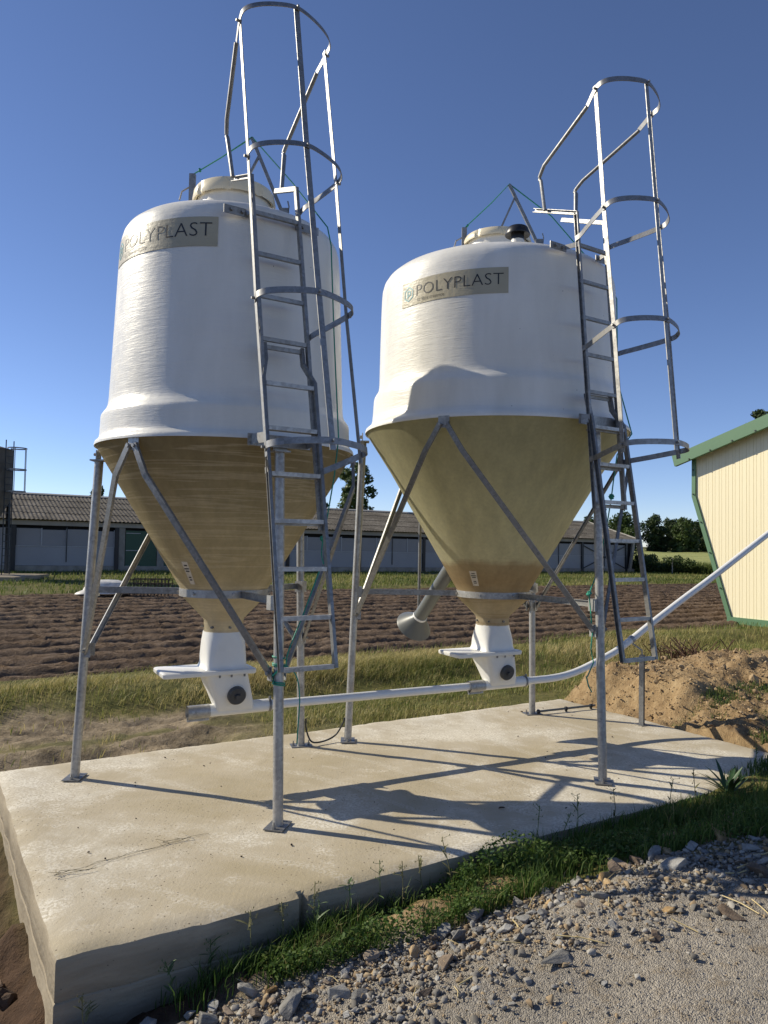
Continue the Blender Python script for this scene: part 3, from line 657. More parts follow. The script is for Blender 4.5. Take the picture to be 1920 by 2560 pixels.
silo('feed_silo', 'slimmer white feed silo with brown banded cone, nearer of the two silos', CL, tankL, coneL, None, (1.282, .295), (3.83, 3.985, 4.075), azL, (.885, .980, 2.165), (.868, 2.20), .872,
     (AuL, 3.86, 1.70, AlL, 2.79, .955), hoopsL, (-85.2, 69.5), (3.405, 3.59), .745, M_CONEL, (-117, 1.345, 3.6, .15),
     ((-.30, 3.83, 4.215), (.114, 0, 4.48), (.335, 0, 3.96), (.165, 0, 4.353), (.042, 0, 4.10)), None)
silo('feed_silo', 'broader white feed silo with olive cone and black vent cap on top', CR, tankR, coneR, None, (1.229, .297), (3.985, 4.17, 4.235), azR, (1.108, 1.187, 2.47), (1.10, 2.50), 1.05,
     (AuR, 4.04, 1.90, AlR, 2.72, .885), hoopsR, (-93.3, 52.6), (3.447, 3.637), .968, M_CONER, (-122, 1.305, 4.4, .12),
     ((-.28, 3.98, 4.328), (.099, 0, 4.708), (.335, 0, 4.22), (.146, 0, 4.596), (.005, 0, 4.27)), (.07, -.60, 3.945))

# ------------------------------------------------------------------ unloading boots under the silos
def boot(C, label, ztop, right):
    C3 = np.array([C[0], C[1], 0.]); root = thing('unloading_boot', label, 'unloading boot', C3 + [0, 0, .45])
    def Q(s, p, z): return C3 + DIRP * s + PERP * p + np.array([0, 0, z])
    def rrect(hx, hy, r, cx, z, n=5, cy=0):
        out = []
        for (sx, sy, a0) in ((1, 1, 0), (-1, 1, 90), (-1, -1, 180), (1, -1, 270)):
            for k in range(n):
                a = math.radians(a0 + 90 * k / (n - 1)); out.append(Q(cx + sx * (hx - r) + r * math.cos(a), cy + sy * (hy - r) + r * math.sin(a), z))
        return out
    def loft(mb, rings, cap=True):
        k = len(rings[0]); V = [p for r in rings for p in r]; Fc = [(j * k + i, j * k + (i + 1) % k, (j + 1) * k + (i + 1) % k, (j + 1) * k + i) for j in range(len(rings) - 1) for i in range(k)]
        if cap: Fc += [tuple(range(k))[::-1], tuple((len(rings) - 1) * k + i for i in range(k))]
        mb.add(V, Fc)
    zp = .768
    mb = MB(); loft(mb, [rrect(.136, .136, .128, 0, ztop), rrect(.137, .136, .12, 0, ztop - .02), rrect(.137, .134, .085, 0, ztop - .07), rrect(.137, .132, .05, 0, .85), rrect(.138, .132, .042, 0, zp + .03), rrect(.143, .135, .04, 0, zp + .012), rrect(.155, .14, .04, 0.005, zp)])
    mb.build('neck_sleeve', M_BOOT, root, ang=45)
    mb = MB(); V = []; loft(mb, [rrect(.31, .155, .02, -.12, zp - .034, 4), rrect(.315, .16, .02, -.12, zp - .026, 4), rrect(.315, .16, .02, -.12, zp - .007, 4), rrect(.308, .153, .02, -.12, zp - .0005, 4)]); gp = mb.build('slide_gate', M_BOOT, root, ang=40)
    for s_ in (-.06, .02, .11): mb = MB(); mb.cone(Q(s_, -.152, zp - .034), Q(s_, -.152, zp - .05), .008, .007, 6); mb.build('bolt', M_GALVD, gp)
    mb = MB(); loft(mb, [rrect(.150, .135, .04, 0, zp - .034), rrect(.146, .130, .045, .012, zp - .07), rrect(.138, .115, .045, .045, .61), rrect(.134, .085, .04, .075, .52), rrect(.134, .050, .03, .088, .472)]); mb.build('hopper', M_BOOT, root, ang=50)
    # inspection cap on the sloping face
    c = Q(.068, -.112, .588); nn = nrm(-PERP + np.array([0, 0, -.42])) ; nn = nrm(-PERP * 1.0 + np.array([0, 0, -.25]))
    mb = MB(); mb.cone(c - nn * .02, c + nn * .020, .063, .063, 40); mb.cone(c + nn * .020, c + nn * .026, .063, .056, 40); mb.cone(c + nn * .023, c + nn * .0275, .048, .046, 40); mb.cone(c + nn * .02, c + nn * .046, .021, .019, 6); mb.build('inspection_cap', M_CAP, root)
    mb = MB(); mb.tube([Q(-.09, 0, .474), Q(.36, 0, .477)], .043, 24); mb.build('trough_tube', M_BOOT, root)
    mb = MB(); a = -.235
    mb.tube([Q(a, 0, .471), Q(-.085, 0, .473)], .046, 28, cap=False); mb.tube([Q(a + .002, 0, .471), Q(-.085, 0, .473)], .042, 28, cap=False)
    mb.box(Q(-.16, .0, .425), (.15, .006, .03), [DIRP, PERP, (0, 0, 1)])
    for q in (-.05, .05): mb.cone(Q(-.16 + q, -.012, .422), Q(-.16 + q, .012, .422), .006, .006, 6)
    mb.build('steel_sleeve', M_GALVP, root, solid=.0)
    mb = MB(); mb.tube([Q(.335, 0, .477), Q(.352, 0, .477)], .0465, 24); mb.box(Q(.343, -.02, .525), (.014, .012, .03), [DIRP, PERP, (0, 0, 1)]); mb.build('hose_clamp', M_GALVD, root)
    for a_ in (200, 250, 300): e_, _ = cyl_frame(a_); mb = MB(); mb.cone(C3 + e_ * .13 + [0, 0, ztop + .035], C3 + e_ * .152 + [0, 0, ztop + .035], .009, .008, 6); mb.build('neck_bolt', M_GALVD, root)
boot(CL, 'white unloading boot with slide gate under the brown cone, steel sleeve open', 1.014, False)
boot(CR, 'white unloading boot under the olive cone, joined to pipe on both sides', .974, True)

# conveying pipe from the first boot, past the second and up into the cream barn
def Q0(s, z, p=0): return np.array([CL[0], CL[1], 0]) + DIRP * s + PERP * p + np.array([0, 0, z])
SR_ = 2.291
t_ = thing('conveyor_pipe', 'thin white feed pipe running between the boots then rising to the cream barn', 'pipe', Q0(1.2, .45))
mb = MB(); mb.tube([Q0(.35, .477), Q0(SR_ - .2, .474)], .0315, 20); mb.build('level_pipe', M_PIPE, t_)
mb = MB(); mb.tube(spline([Q0(SR_ + .352, .478), Q0(2.8, .478), Q0(2.95, .481), Q0(3.1, .495), Q0(3.25, .525), Q0(3.41, .573), Q0(3.56, .622), Q0(3.72, .682), Q0(3.93, .787), Q0(4.15, .905), Q0(4.6, 1.135), Q0(5.055, 1.359), Q0(5.909, 1.800), Q0(7.5, 2.62), Q0(7.9, 2.75), Q0(8.5, 2.80), Q0(9.5, 2.80), Q0(15.4, 2.80)], 6), .0315, 20); mb.build('rising_pipe', M_PIPE, t_)
t_ = thing('support_post', 'slotted grey steel post clamped to the rising pipe beside the dirt bank', 'post', Q0(3.93, 0))
b = Q0(3.93, 0, -.10); mb = MB()
Uq = [(-.021, -.021), (.021, -.021), (.021, .021), (.017, .021), (.017, -.017), (-.017, -.017), (-.017, .021), (-.021, .021)]
mb.sweep([b, b + [0, 0, .64]], Uq, up=(.8, -.6, 0)); mb.build('channel', M_GALV, t_)
mb = MB(); mb.box(b + [0, 0, .004], (.10, .10, .008), [DIRP, PERP, (0, 0, 1)]); mb.build('foot_plate', M_GALVD, t_)
mb = MB()
pc = Q0(3.90, .772); mb.tube([b + [0, 0, .62], b + [0, 0, .68], pc + [0, 0, -.03]], .008, 8); mb.cone(pc - nrm(Q0(4.15, .905) - Q0(3.72, .682)) * .016, pc + nrm(Q0(4.15, .905) - Q0(3.72, .682)) * .016, .037, .037, 24); mb.build('pipe_clamp', M_GALVP, t_)

# grey outlet spout with a flared collar behind the broad silo's cone
c3 = np.array([CR[0], CR[1], 0]); fc = c3 + [-.60, .50, .945]; ax = nrm((-.36, .62, -.70))
t_ = thing('transfer_spout', 'grey plastic pipe with wide flared collar hanging on a rod at the olive cone', 'spout', fc)
mb = MB(); mb.tube([fc + ax * .02, fc - ax * .72], .060, 28); mb.build('pipe', M_GREYP, t_)
mb = MB(); V = []
x_ = nrm(np.cross(ax, (0, 0, 1))); y_ = np.cross(ax, x_)
for r, q in ((.061, -.045), (.066, -.03), (.155, .075), (.165, .09), (.160, .094), (.062, -.005)):
    for i in range(48): gq = 2 * math.pi * i / 48; V.append(fc + ax * q + r * (x_ * math.cos(gq) + y_ * math.sin(gq)))
mb.add(V, [(j * 48 + i, j * 48 + (i + 1) % 48, (j + 1) * 48 + (i + 1) % 48, (j + 1) * 48 + i) for j in range(5) for i in range(48)]); mb.build('flared_collar', M_GREYP, t_)
mb = MB(); mb.cone(fc - ax * .066, fc - ax * .046, .066, .066, 32); mb.build('collar_clamp', M_PIPE, t_)
hp = fc - ax * .06 + x_ * 0 + np.array([-.015, 0, .055]); mb = MB(); mb.tube([hp, [hp[0], hp[1], 2.545]], .013, 10); mb.box(hp + [0, 0, -.01], (.03, .05, .05)); mb.build('hanging_rod', M_GALVD, t_)

# ------------------------------------------------------------------ green cords, cables, conduit
def cordpath(pts, r, name, label, cat, mat, n=6, extra=()):
    mb = MB(); mb.tube(spline(pts, n), r, 7)
    for c_, rr in extra:
        for k in range(3):
            q = rng.normal(size=3); q /= np.linalg.norm(q); mb.cone(np.array(c_) - q * rr, np.array(c_) + q * rr, rr * .7, rr * .6, 7)
    o = mb.build(name, mat); tag(o, label, cat); return rebase(o, pts[-1])
cl = np.array([CL[0], CL[1], 0]); e2, t2 = cyl_frame(301.8); leg2 = lambda z: cl + e2 * (.885 + .095 * (2.165 - z) / 2.165) + np.array([0, 0, z])
kn = np.array([-.372, 4.68, 1.66])
cordpath([cl + [-.295, 0, 4.215], cl + [-.1, 0, 4.34], cl + [.114, 0, 4.49], cl + [.42, -.15, 4.10], cl + [.685, -.30, 3.725], cl + [.712, -.312, 3.60], cl + [.745, -.33, 3.0], cl + [.795, -.43, 2.3], cl + [.775, -.48, 2.05], kn],
         .0045, 'lid_cord', 'green cord from the slimmer silo lid over its shoulder down to a knot', 'cord', M_CORD, 1, [(kn, .02), (cl + np.array([-.25, 0, 4.245]), .012)])
mb = MB(); mb.tube(spline([kn + [.0, .0, .03], kn + [-.01, -.01, -.09], kn + [.005, -.01, -.16]], 5), .004, 6); mb.tube(spline([kn + [-.02, -.02, -.2], kn + [-.10, -.12, -.45], leg2(1.0) + [.06, -.03, 0], leg2(.90) + [.045, -.02, 0]], 6), .0045, 7)
for z in (.905, .915, .955, .80, .812):
    c = leg2(z); mb.tube([c + np.array([.035 * math.cos(a), .035 * math.sin(a), .012 * math.sin(a * .5)]) for a in np.linspace(0, 6.28, 15)], .005, 6)
mb.tube([leg2(.90) + [.01, -.04, 0], leg2(.86) + [-.03, -.03, 0], leg2(.81) + [-.02, -.035, 0]], .007, 6)
mb.tube(spline([leg2(.90) + [.04, -.02, 0], leg2(.87) + [.10, -.02, 0], leg2(.75) + [.125, -.02, 0], leg2(.55) + [.115, -.02, 0], leg2(.47) + [.11, -.02, 0]], 6), .004, 6)
for k in range(5): q = rng.normal(size=3); q /= np.linalg.norm(q); c = leg2(.895) + np.array([.055, -.025, 0]); mb.cone(c - q * .02, c + q * .02, .011, .009, 7)
tag(rebase(mb.build('tie_cord', M_CORD), leg2(.9)), 'green cord knotted round the near leg of the slimmer silo, loose end hanging', 'cord')
cr_ = np.array([CR[0], CR[1], 0])
def unp(px, py, y): # measured spot at a known distance y
    d_ = (px - 960) / FPX * R_ - (py - 1280) / FPX * U_ + F_; return np.array([0, 0, H]) + d_ * y / d_[1]
z1 = lambda x, y: (1300 + x / 2.676, 950 + y / 2.676)
pl = [unp(*z1(650, 500), 5.75), unp(*z1(632, 620), 5.7), unp(*z1(612, 780), 5.65), unp(*z1(585, 950), 5.6), unp(*z1(545, 1150), 5.52), unp(*z1(500, 1330), 5.45), unp(*z1(462, 1430), 5.33), unp(*z1(474, 1560), 5.33), unp(*z1(484, 1700), 5.33), unp(*z1(474, 1800), 5.33), unp(*z1(492, 1890), 5.33), unp(*z1(450, 1985), 5.33), unp(980 + 1612 / 3.318, 1450 + 800 / 3.318, 5.33), unp(980 + 1630 / 3.318, 1450 + 880 / 3.318, 5.33), unp(980 + 1658 / 3.318, 1450 + 930 / 3.318, 5.33)]
cordpath([cr_ + [-.276, 0, 4.328], cr_ + [-.05, 0, 4.55], cr_ + [.099, 0, 4.715], cr_ + [.45, -.05, 4.42], cr_ + [.90, -.1, 3.87], cr_ + [.985, -.12, 3.7], cr_ + [.99, -.14, 3.0], cr_ + [1.09, -.2, 2.56]] + pl,
         .0048, 'lid_cord', 'green cord from the broader silo lid, trailing down beside its near leg', 'cord', M_CORD, 1, [(pl[2], .02), (pl[6], .018), (cr_ + np.array([-.255, 0, 4.345]), .012)])
l3 = cl + cyl_frame(61.8)[0] * .98; r1 = cr_ + cyl_frame(182.4)[0] * 1.187
cordpath([l3 + [.035, -.01, .22], l3 + [.045, -.01, .12], l3 + [.09, .0, .035], (l3 + r1) / 2 + [.0, .0, .022], r1 + [-.10, 0, .05], r1 + [-.045, 0, .14], r1 + [-.03, 0, .19]], .007, 'earth_cable', 'black cable looping between two galvanised legs at slab level', 'cable', M_CABLE, 8)
z8 = lambda x, y: (980 + x / 3.318, 1450 + y / 3.318)
def on0(px, py, z=0):
    d_ = (px - 960) / FPX * R_ - (py - 1280) / FPX * U_ + F_; return np.array([0, 0, H]) + d_ * (z - H) / d_[2]
ca, cb = on0(*z8(1205, 1092), .03), on0(*z8(1655, 1042), .03); cb = ca + (cb - ca) * 1.06
t_ = thing('conduit', 'grey plastic conduit in black clips crossing the far corner of the slab', 'conduit', [ca[0], ca[1], 0])
mb = MB(); mb.tube([ca, cb], .011, 12); mb.build('tube', M_GREYP, t_)
for f in (.02, .49, .93):
    p = ca + (cb - ca) * f; mb = MB(); mb.cone(p - nrm(cb - ca) * .009, p + nrm(cb - ca) * .009, .019, .019, 14); mb.box([p[0], p[1], .013], (.02, .03, .024)); mb.build('clip', M_BLACKP, t_)


# ================================================================== background
def PB(s, w_, z): return P3(s, w_, z - .10 - .0075 * (s - 3))       # the old barn follows the slope of its yard
M_ROOF = NT('weathered_fibre_cement')
v = M_ROOF.coord(); n_ = M_ROOF.noise(v, .7, 6, .65); nf_ = M_ROOF.noise(v, 6, 6, .7); ns_ = M_ROOF.noise(M_ROOF.coord((.35, 3, 3), rot=(0, 0, -PHI)), 2, 4, .6)
M_ROOF.set(M_ROOF.ramp(M_ROOF.math('ADD', M_ROOF.math('MULTIPLY', n_, .35), M_ROOF.math('ADD', M_ROOF.math('MULTIPLY', nf_, .35), M_ROOF.math('MULTIPLY', ns_, .3))), [(.36, (.06, .053, .043)), (.5, (.125, .112, .093)), (.62, (.22, .20, .17))]), .95, 0, .1); M_ROOF = M_ROOF.m
M_PANEL = plain('grey_cladding', (.31, .32, .335), .55, 0, .06, .8); M_PANEL2 = plain('grey_shutter', (.26, .265, .275), .5, 0, .06, .9)
M_FRAME = plain('pale_frame', (.40, .41, .42), .55); M_STEEL = plain('black_steel', (.015, .017, .02), .5); M_DARK = plain('dark_opening', (.01, .01, .01), .9)
M_BEAM = plain('pale_beam', (.36, .34, .30), .8, 0, .12, 1.5); M_PLINTH = plain('old_render', (.27, .255, .22), .9, 0, .25, 2.5); M_GREEN = plain('green_door_paint', (.020, .075, .045), .5, 0, .1, 2)
BA0, BA1, BW = 1.2, 47.7, 40.0
barn = thing('old_barn', 'long low barn with weathered corrugated roof and grey panelled wall beyond the ploughed field', 'barn', PB(24, BW + 2.5, -.4))
AXB = [np.array([US[0], US[1], -.0075]), np.array([UW[0], UW[1], 0]), np.array([0, 0, 1.])]
def bbox(mb, s0, s1, w0, w1, z0, z1): mb.box(PB((s0 + s1) / 2, (w0 + w1) / 2, (z0 + z1) / 2), (abs(s1 - s0), abs(w1 - w0), z1 - z0), AXB); return mb
bbox(MB(), BA0, BA1, BW + .30, BW + 9.6, -.4, 2.42).build('core_wall', M_DARK, barn, False)
bbox(MB(), BA0, BA1, BW + .02, BW + .30, -.5, .27).build('plinth', M_PLINTH, barn, False)
bbox(MB(), BA0, BA1, BW - .02, BW + .30, 2.24, 2.46).build('eave_beam', M_BEAM, barn, False)
posts = [3.8 + 4.77 * i for i in range(10)]
for p in posts: bbox(MB(), p - .10, p + .10, BW - .04, BW + .30, -.3, 2.236).build('post', M_STEEL, barn, False)
for i in range(-1, 9):
    a = (posts[i] + .10) if i >= 0 else BA0; b = posts[i + 1] - .10
    if i == 1:
        bbox(MB(), a, a + .32, BW + .05, BW + .29, .27, 2.23).build('wall_pier', M_PLINTH, barn, False)
        for k, (d0, d1) in enumerate(((a + .36, a + 1.95), (a + 2.35, a + 3.95))):
            dr = bbox(MB(), d0, d1, BW + .10, BW + .16, .06, 2.1).build('door', M_GREEN, barn, False)
            for zz2 in (.25, 1.06, 1.95): bbox(MB(), d0 + .02, d0 + .75, BW + .085, BW + .097, zz2, zz2 + .035).build('hinge_strap', M_FRAME, dr, False)
        bbox(MB(), a + 1.97, a + 2.33, BW + .05, BW + .29, .27, 2.23).build('wall_pier', M_PLINTH, barn, False)
        bbox(MB(), a + 3.97, b, BW + .05, BW + .29, .27, 2.23).build('wall_pier', M_PLINTH, barn, False)
        continue
    lp = MB(); half = (a + b) / 2
    bbox(lp, a, b, BW + .06, BW + .14, .28, 1.20); lo = lp.build('lower_panel', M_PANEL, barn, False)
    bbox(MB(), half - .02, half + .02, BW + .02, BW + .055, .45, 2.2).build('down_pipe', M_STEEL, lo, False)
    bbox(MB(), a, b, BW + .03, BW + .12, 1.205, 1.245).build('sill_rail', M_FRAME, barn, False)
    nq = max(1, int(round((b - a) / 1.16)))
    for k in range(nq):
        x0 = a + (b - a) * k / nq; x1 = a + (b - a) * (k + 1) / nq
        up_ = bbox(MB(), x0 + .03, x1 - .03, BW + .08, BW + .13, 1.25, 2.08 - .05 * (k % 2 == 1 and i % 3 == 0)).build('shutter_panel', M_PANEL2, barn, False)
        fm = MB(); bbox(fm, x1 - .035, x1 + .025, BW + .05, BW + .10, 1.25, 2.10); fm.build('frame_bar', M_FRAME, up_, False)
a, b = posts[8] + .1, posts[9] - .1
for z0, z1_ in ((.3, 2.0), (2.0, .3)):
    mb = MB(); mb.sweep([PB(a, BW + (.0 if z0 < z1_ else .035), z0), PB(b, BW + (.0 if z0 < z1_ else .035), z1_)], flat(.03, .07), up=(0, 0, 1)); mb.build('cross_brace', M_STEEL, barn, False)
mb = MB(); mb.sweep([PB(BA1 - .1, BW + .05, 2.3), PB(BA1 - .9 + .35, BW + .1, -.3)], flat(.25, .14), up=UW.tolist() + [0]); mb.build('end_strut', M_BEAM, barn, False)
def gable(sx): 
    mb = MB(); mb.add([PB(sx, BW + .3, -.4), PB(sx, BW + 9.6, -.4), PB(sx, BW + 9.6, 2.3), PB(sx, BW + 4.9, 3.75), PB(sx, BW + .3, 2.4)], [(0, 1, 2, 3, 4)]); mb.build('gable_wall', M_PLINTH, barn, False)
gable(BA1 - .02); gable(BA0 + .02)
# corrugated sheets, four lapped courses
pitch = .20; nper = 8; sx = np.arange(BA0 - .2, BA1 + .25, pitch / nper); rows_ = []
for c in range(4):
    w0 = BW - .38 + c * 1.36; w1 = w0 + 1.42
    for w_ in (w0, w1): rows_.append((w_, 2.50 + (w_ - BW + .38) * .272 + .022 * (1 if w_ == w0 else 0)))
V = []; 
for (w_, z) in rows_: xx, yy = xy(sx, w_); V.append(np.stack([xx, yy, z + (.021 * np.cos(sx * 2 * np.pi / pitch) * .8) - .10 - .0075 * (sx - 3)], -1))
V = np.concatenate(V); nx = len(sx)
F4 = np.concatenate([np.stack([r * nx + np.arange(nx - 1), r * nx + np.arange(1, nx), (r + 1) * nx + np.arange(1, nx), (r + 1) * nx + np.arange(nx - 1)], -1) for r in (0, 2, 4, 6)])
ro = quick_mesh('roof', V - ORG[barn.as_pointer()], F4, M_ROOF, None, 4, True); ro.parent = barn; ORG[ro.as_pointer()] = ORG[barn.as_pointer()]
mb = MB(); wr = BW - .38 + 3 * 1.36 + 1.40; zr_ = 2.50 + (wr - BW + .38) * .272
mb.add([PB(BA0 - .2, wr, zr_ + .0), PB(BA1 + .25, wr, zr_ + .0), PB(BA1 + .25, wr + 5.2, zr_ - 1.4), PB(BA0 - .2, wr + 5.2, zr_ - 1.4)], [(0, 1, 2, 3)]); mb.build('rear_roof', M_ROOF, barn, False)
mb = MB(); mb.sweep([PB(BA0 - .2, wr, zr_ + .05), PB(BA1 + .25, wr, zr_ + .05)], [(-.2, -.05), (0, .03), (.2, -.05), (.19, -.08), (0, 0), (-.19, -.08)]); mb.build('ridge_cap', M_BEAM, ro, False)
for sgn in (BA1 + .22,): 
    mb = MB(); mb.sweep([PB(sgn, BW - .38, 2.50), PB(sgn, wr, zr_)], flat(.05, .16), up=(0, 0, 1)); mb.build('barge_board', M_BEAM, barn, False)

# old concrete silo at the left edge
M_OLDC = plain('old_stained_concrete', (.115, .108, .095), .95, 0, .35, 2.2, .4)
oc = np.array([-16.72, 31.0, 0]); osil = thing('old_silo', 'weathered grey concrete silo with caged ladder at the left end of the old barn', 'silo', oc + [0, 0, -.1])
mb = MB(); mb.lathe([(.001, 5.30), (.9, 5.26), (1.22, 5.16), (1.24, 5.14), (1.24, 3.15), (1.16, 3.02), (.30, 1.35), (.28, .9), (.001, .9)], oc, 48); mb.build('drum', M_OLDC, osil)
for az in (40, 130, 220, 310):
    e_, _ = cyl_frame(az); mb = MB(); mb.sweep([oc + e_ * 1.15 + [0, 0, -.15], oc + e_ * 1.15 + [0, 0, 3.2]], flat(.12, .12)); mb.build('leg', M_STEEL, osil, False)
e_, t__ = cyl_frame(-10)
mb = MB(); lw_ = .24
mb.sweep([oc + e_ * 1.36 + t__ * lw_ + [0, 0, -.1], oc + e_ * 1.36 + t__ * lw_ + [0, 0, 5.5]], flat(.03, .03)); olad = mb.build('ladder', M_STEEL, osil, False)
mb = MB(); mb.sweep([oc + e_ * 1.36 - t__ * lw_ + [0, 0, -.1], oc + e_ * 1.36 - t__ * lw_ + [0, 0, 5.5]], flat(.03, .03)); mb.build('rail', M_STEEL, olad, False)
for k in range(18): mb = MB(); mb.sweep([oc + e_ * 1.36 + t__ * lw_ + [0, 0, .2 + k * .29], oc + e_ * 1.36 - t__ * lw_ + [0, 0, .2 + k * .29]], flat(.025, .025)); mb.build('rung', M_STEEL, olad, False)
for zq in (5.17, 4.30, 3.4):
    mb = MB(); mb.sweep([oc + e_ * (1.70 - .36 * math.cos(a)) + t__ * .38 * math.sin(a) + [0, 0, zq] for a in np.linspace(0.2, 6.08, 24)], flat(.008, .05)); mb.build('hoop', M_GALVD, olad, False)
for a in (2.0, 3.14, 4.28):
    mb = MB(); mb.sweep([oc + e_ * (1.71 - .36 * math.cos(a)) + t__ * .39 * math.sin(a) + [0, 0, zq] for zq in (3.4, 5.18)], flat(.04, .006), up=e_); mb.build('strap', M_GALVD, olad, False)
mb = MB(); mb.tube(spline([oc + [-.9, -.4, 5.3], oc + [-.5, -.5, 5.75], oc + [.5, -.5, 5.72], oc + [.75, -.5, 5.2]], 6), .02, 8); mb.build('top_rail', M_STEEL, osil)
mb = MB(); mb.box((-17.2, 30.4, -.10), (6.2, 3.0, .22), None); tag(rebase(mb.build('concrete_pad', M_CONCS, None, False), (-17.2, 30.4, -.2)), 'low grey concrete pad under the old silo at the left edge', 'pad')

# upturned white tub and leaning reinforcement mesh at the field's far edge
tb = np.array([-8.45, 22.9, -.12]); mb = MB(); ring = []
for (hx, hy, z) in ((.80, .40, .02), (.84, .44, .05), (.80, .42, .10), (.62, .36, .14), (.58, .34, .28), (.52, .30, .38), (.30, .20, .44), (.01, .01, .455)):
    for i in range(40):
        a = 2 * math.pi * i / 40; c_, s_ = math.cos(a), math.sin(a); ring.append(tb + [hx * math.copysign(abs(c_) ** .6, c_) + .12 * z * 2, hy * math.copysign(abs(s_) ** .6, s_), z + .04 * (hx > .79) * c_])
mb.add(ring, [(j * 40 + i, j * 40 + (i + 1) % 40, (j + 1) * 40 + (i + 1) % 40, (j + 1) * 40 + i) for j in range(7) for i in range(40)])
tag(rebase(mb.build('tub', plain('dirty_white_plastic', (.62, .60, .55), .5, 0, .2, 5)), tb), 'dirty white plastic tub lying upside down at the edge of the ploughed field', 'tub')
mc = np.array([-7.05, 22.8, -.12]); M_REBAR = plain('rusty_rebar', (.03, .022, .018), .8)
ca_ = thing('rebar_mesh', 'dark open cage of rusty reinforcement mesh standing right of the white tub', 'mesh cage', mc)
for yy_ in (0, .45):
    mb = MB()
    for k in range(12): mb.tube([mc + [-.58 + k * .105, yy_ + .02 * math.sin(k * 3.), -.02], mc + [-.58 + k * .105, yy_, .53 - .03 * (k % 3)]], .012, 5)
    for k in range(4): mb.tube([mc + [-.62, yy_ + .01, .06 + k * .14], mc + [.62, yy_ + .01, .06 + k * .14 + .01]], .012, 5)
    mb.build('mesh_panel', M_REBAR, ca_, False)
mb = MB()
for x_ in (-.55, 0, .55):
    for z_ in (.1, .45): mb.tube([mc + [x_, 0, z_], mc + [x_, .45, z_]], .008, 5)
mb.build('stirrup', M_REBAR, ca_, False)

# cream barn with green trim on the right ----------------------------------------------------------
SB = 17.6
M_CREAM = plain('cream_sheet', (.83, .74, .50), .38, 0, .015, .6); M_TRIM = plain('green_trim', (.10, .195, .10), .42, 0, .04, 1.0)
cb_ = thing('cream_barn', 'cream ribbed metal barn with green trim and inward sloping lower wall', 'barn', P3(SB + 5, 6.2, -.3))
WC = 6.2; prof_b = [(11.76, -.12), (12.81, 3.0), (12.81, 4.10)]; zrid = 4.10 + (12.81 - WC) * .29
def edge_w(z): return np.interp(z, [-.12, 3.0, 4.1], [11.76, 12.81, 12.81])
def roof_z(w_): return 4.10 + (12.81 - np.abs(w_ - WC) - WC) * .29
mb = MB(); ws = []; w_ = 12.81; rib = .19
while w_ > 2 * WC - 12.81:
    ws += [(w_, 0), (w_ - .060, 0), (w_ - .062, .006), (w_ - .066, .006), (w_ - .068, 0), (w_ - .176, 0), (w_ - .178, .008), (w_ - .184, .008), (w_ - .186, 0)]; w_ -= rib
V = []
def zlow(w_):
    q = abs(w_ - WC) + WC
    return -.12 if q <= 11.76 else np.interp(q, [11.76, 12.81], [-.12, 3.0])
for (w_, o_) in ws: V += [P3(SB + o_, w_, zlow(w_)), P3(SB + o_, w_, max(roof_z(w_), zlow(w_) + .01))]
mb.add(V, [(2 * i, 2 * i + 2, 2 * i + 3, 2 * i + 1) for i in range(len(ws) - 1)]); mb.build('ribbed_gable', M_CREAM, cb_, False)
mb = MB(); LB = 40
for sgn in (1, -1):
    k = lambda q: WC + sgn * (q - WC)
    mb = MB(); mb.add([P3(SB + .02, k(11.76), -.12), P3(SB + LB, k(11.76), -.12), P3(SB + LB, k(12.81), 3.0), P3(SB + .02, k(12.81), 3.0), P3(SB + .02, k(12.81), 4.1), P3(SB + LB, k(12.81), 4.1)], [(0, 1, 2, 3), (3, 2, 5, 4)]); mb.build('side_wall', M_CREAM, cb_, False)
    mb = MB(); mb.add([P3(SB - .35, k(13.22), roof_z(13.22) + .10), P3(SB + LB, k(13.22), roof_z(13.22) + .10), P3(SB + LB, WC, zrid + .10), P3(SB - .35, WC, zrid + .10)], [(0, 1, 2, 3)]); mb.build('roof', M_TRIM, cb_, False)
    mb = MB()
    mb.sweep([P3(SB - .30, k(13.20), roof_z(13.2) - .04), P3(SB - .30, WC, zrid - .04)], flat(.10, .30)); mb.build('fascia', M_TRIM, cb_, False)
    mb = MB(); mb.sweep([P3(SB - .02, k(12.79), roof_z(12.81) - .08), P3(SB - .02, k(12.79), 3.0), P3(SB - .02, k(11.74), -.16)], flat(.11, .055), up=[US[0], US[1], 0]); mb.build('corner_trim', M_TRIM, cb_, False)
mb = MB(); mb.sweep([P3(SB - .03, 11.80, -.20), P3(SB - .03, 2 * WC - 11.80, -.20)], [(-.05, -.10), (.07, -.10), (.07, -.04), (.03, -.04), (.03, .09), (-.05, .09)]); mb.build('sill_trim', M_TRIM, cb_, False)
for k in range(12):
    w_ = 12.7 - k * .62; mb = MB(); p = P3(SB - .355, w_, roof_z(w_) - .17); mb.cone(p, p - np.array([US[0], US[1], 0]) * .02, .022, .02, 6); mb.build('trim_screw', M_STEEL, cb_, False)
for zq in (.6, 1.5, 2.3, 3.05, 3.7):
    p = P3(SB - .06, float(edge_w(zq)) - .02, zq); mb = MB(); mb.cone(p, p - np.array([US[0], US[1], 0]) * .02, .02, .018, 6); mb.build('trim_screw', M_STEEL, cb_, False)
mb = MB()
mb.box(P3(SB + .3, WC, -.40), (.3, 11, .6), [np.array([US[0], US[1], 0]), np.array([UW[0], UW[1], 0]), (0, 0, 1)]); mb.build('footing', M_PLINTH, cb_, False)

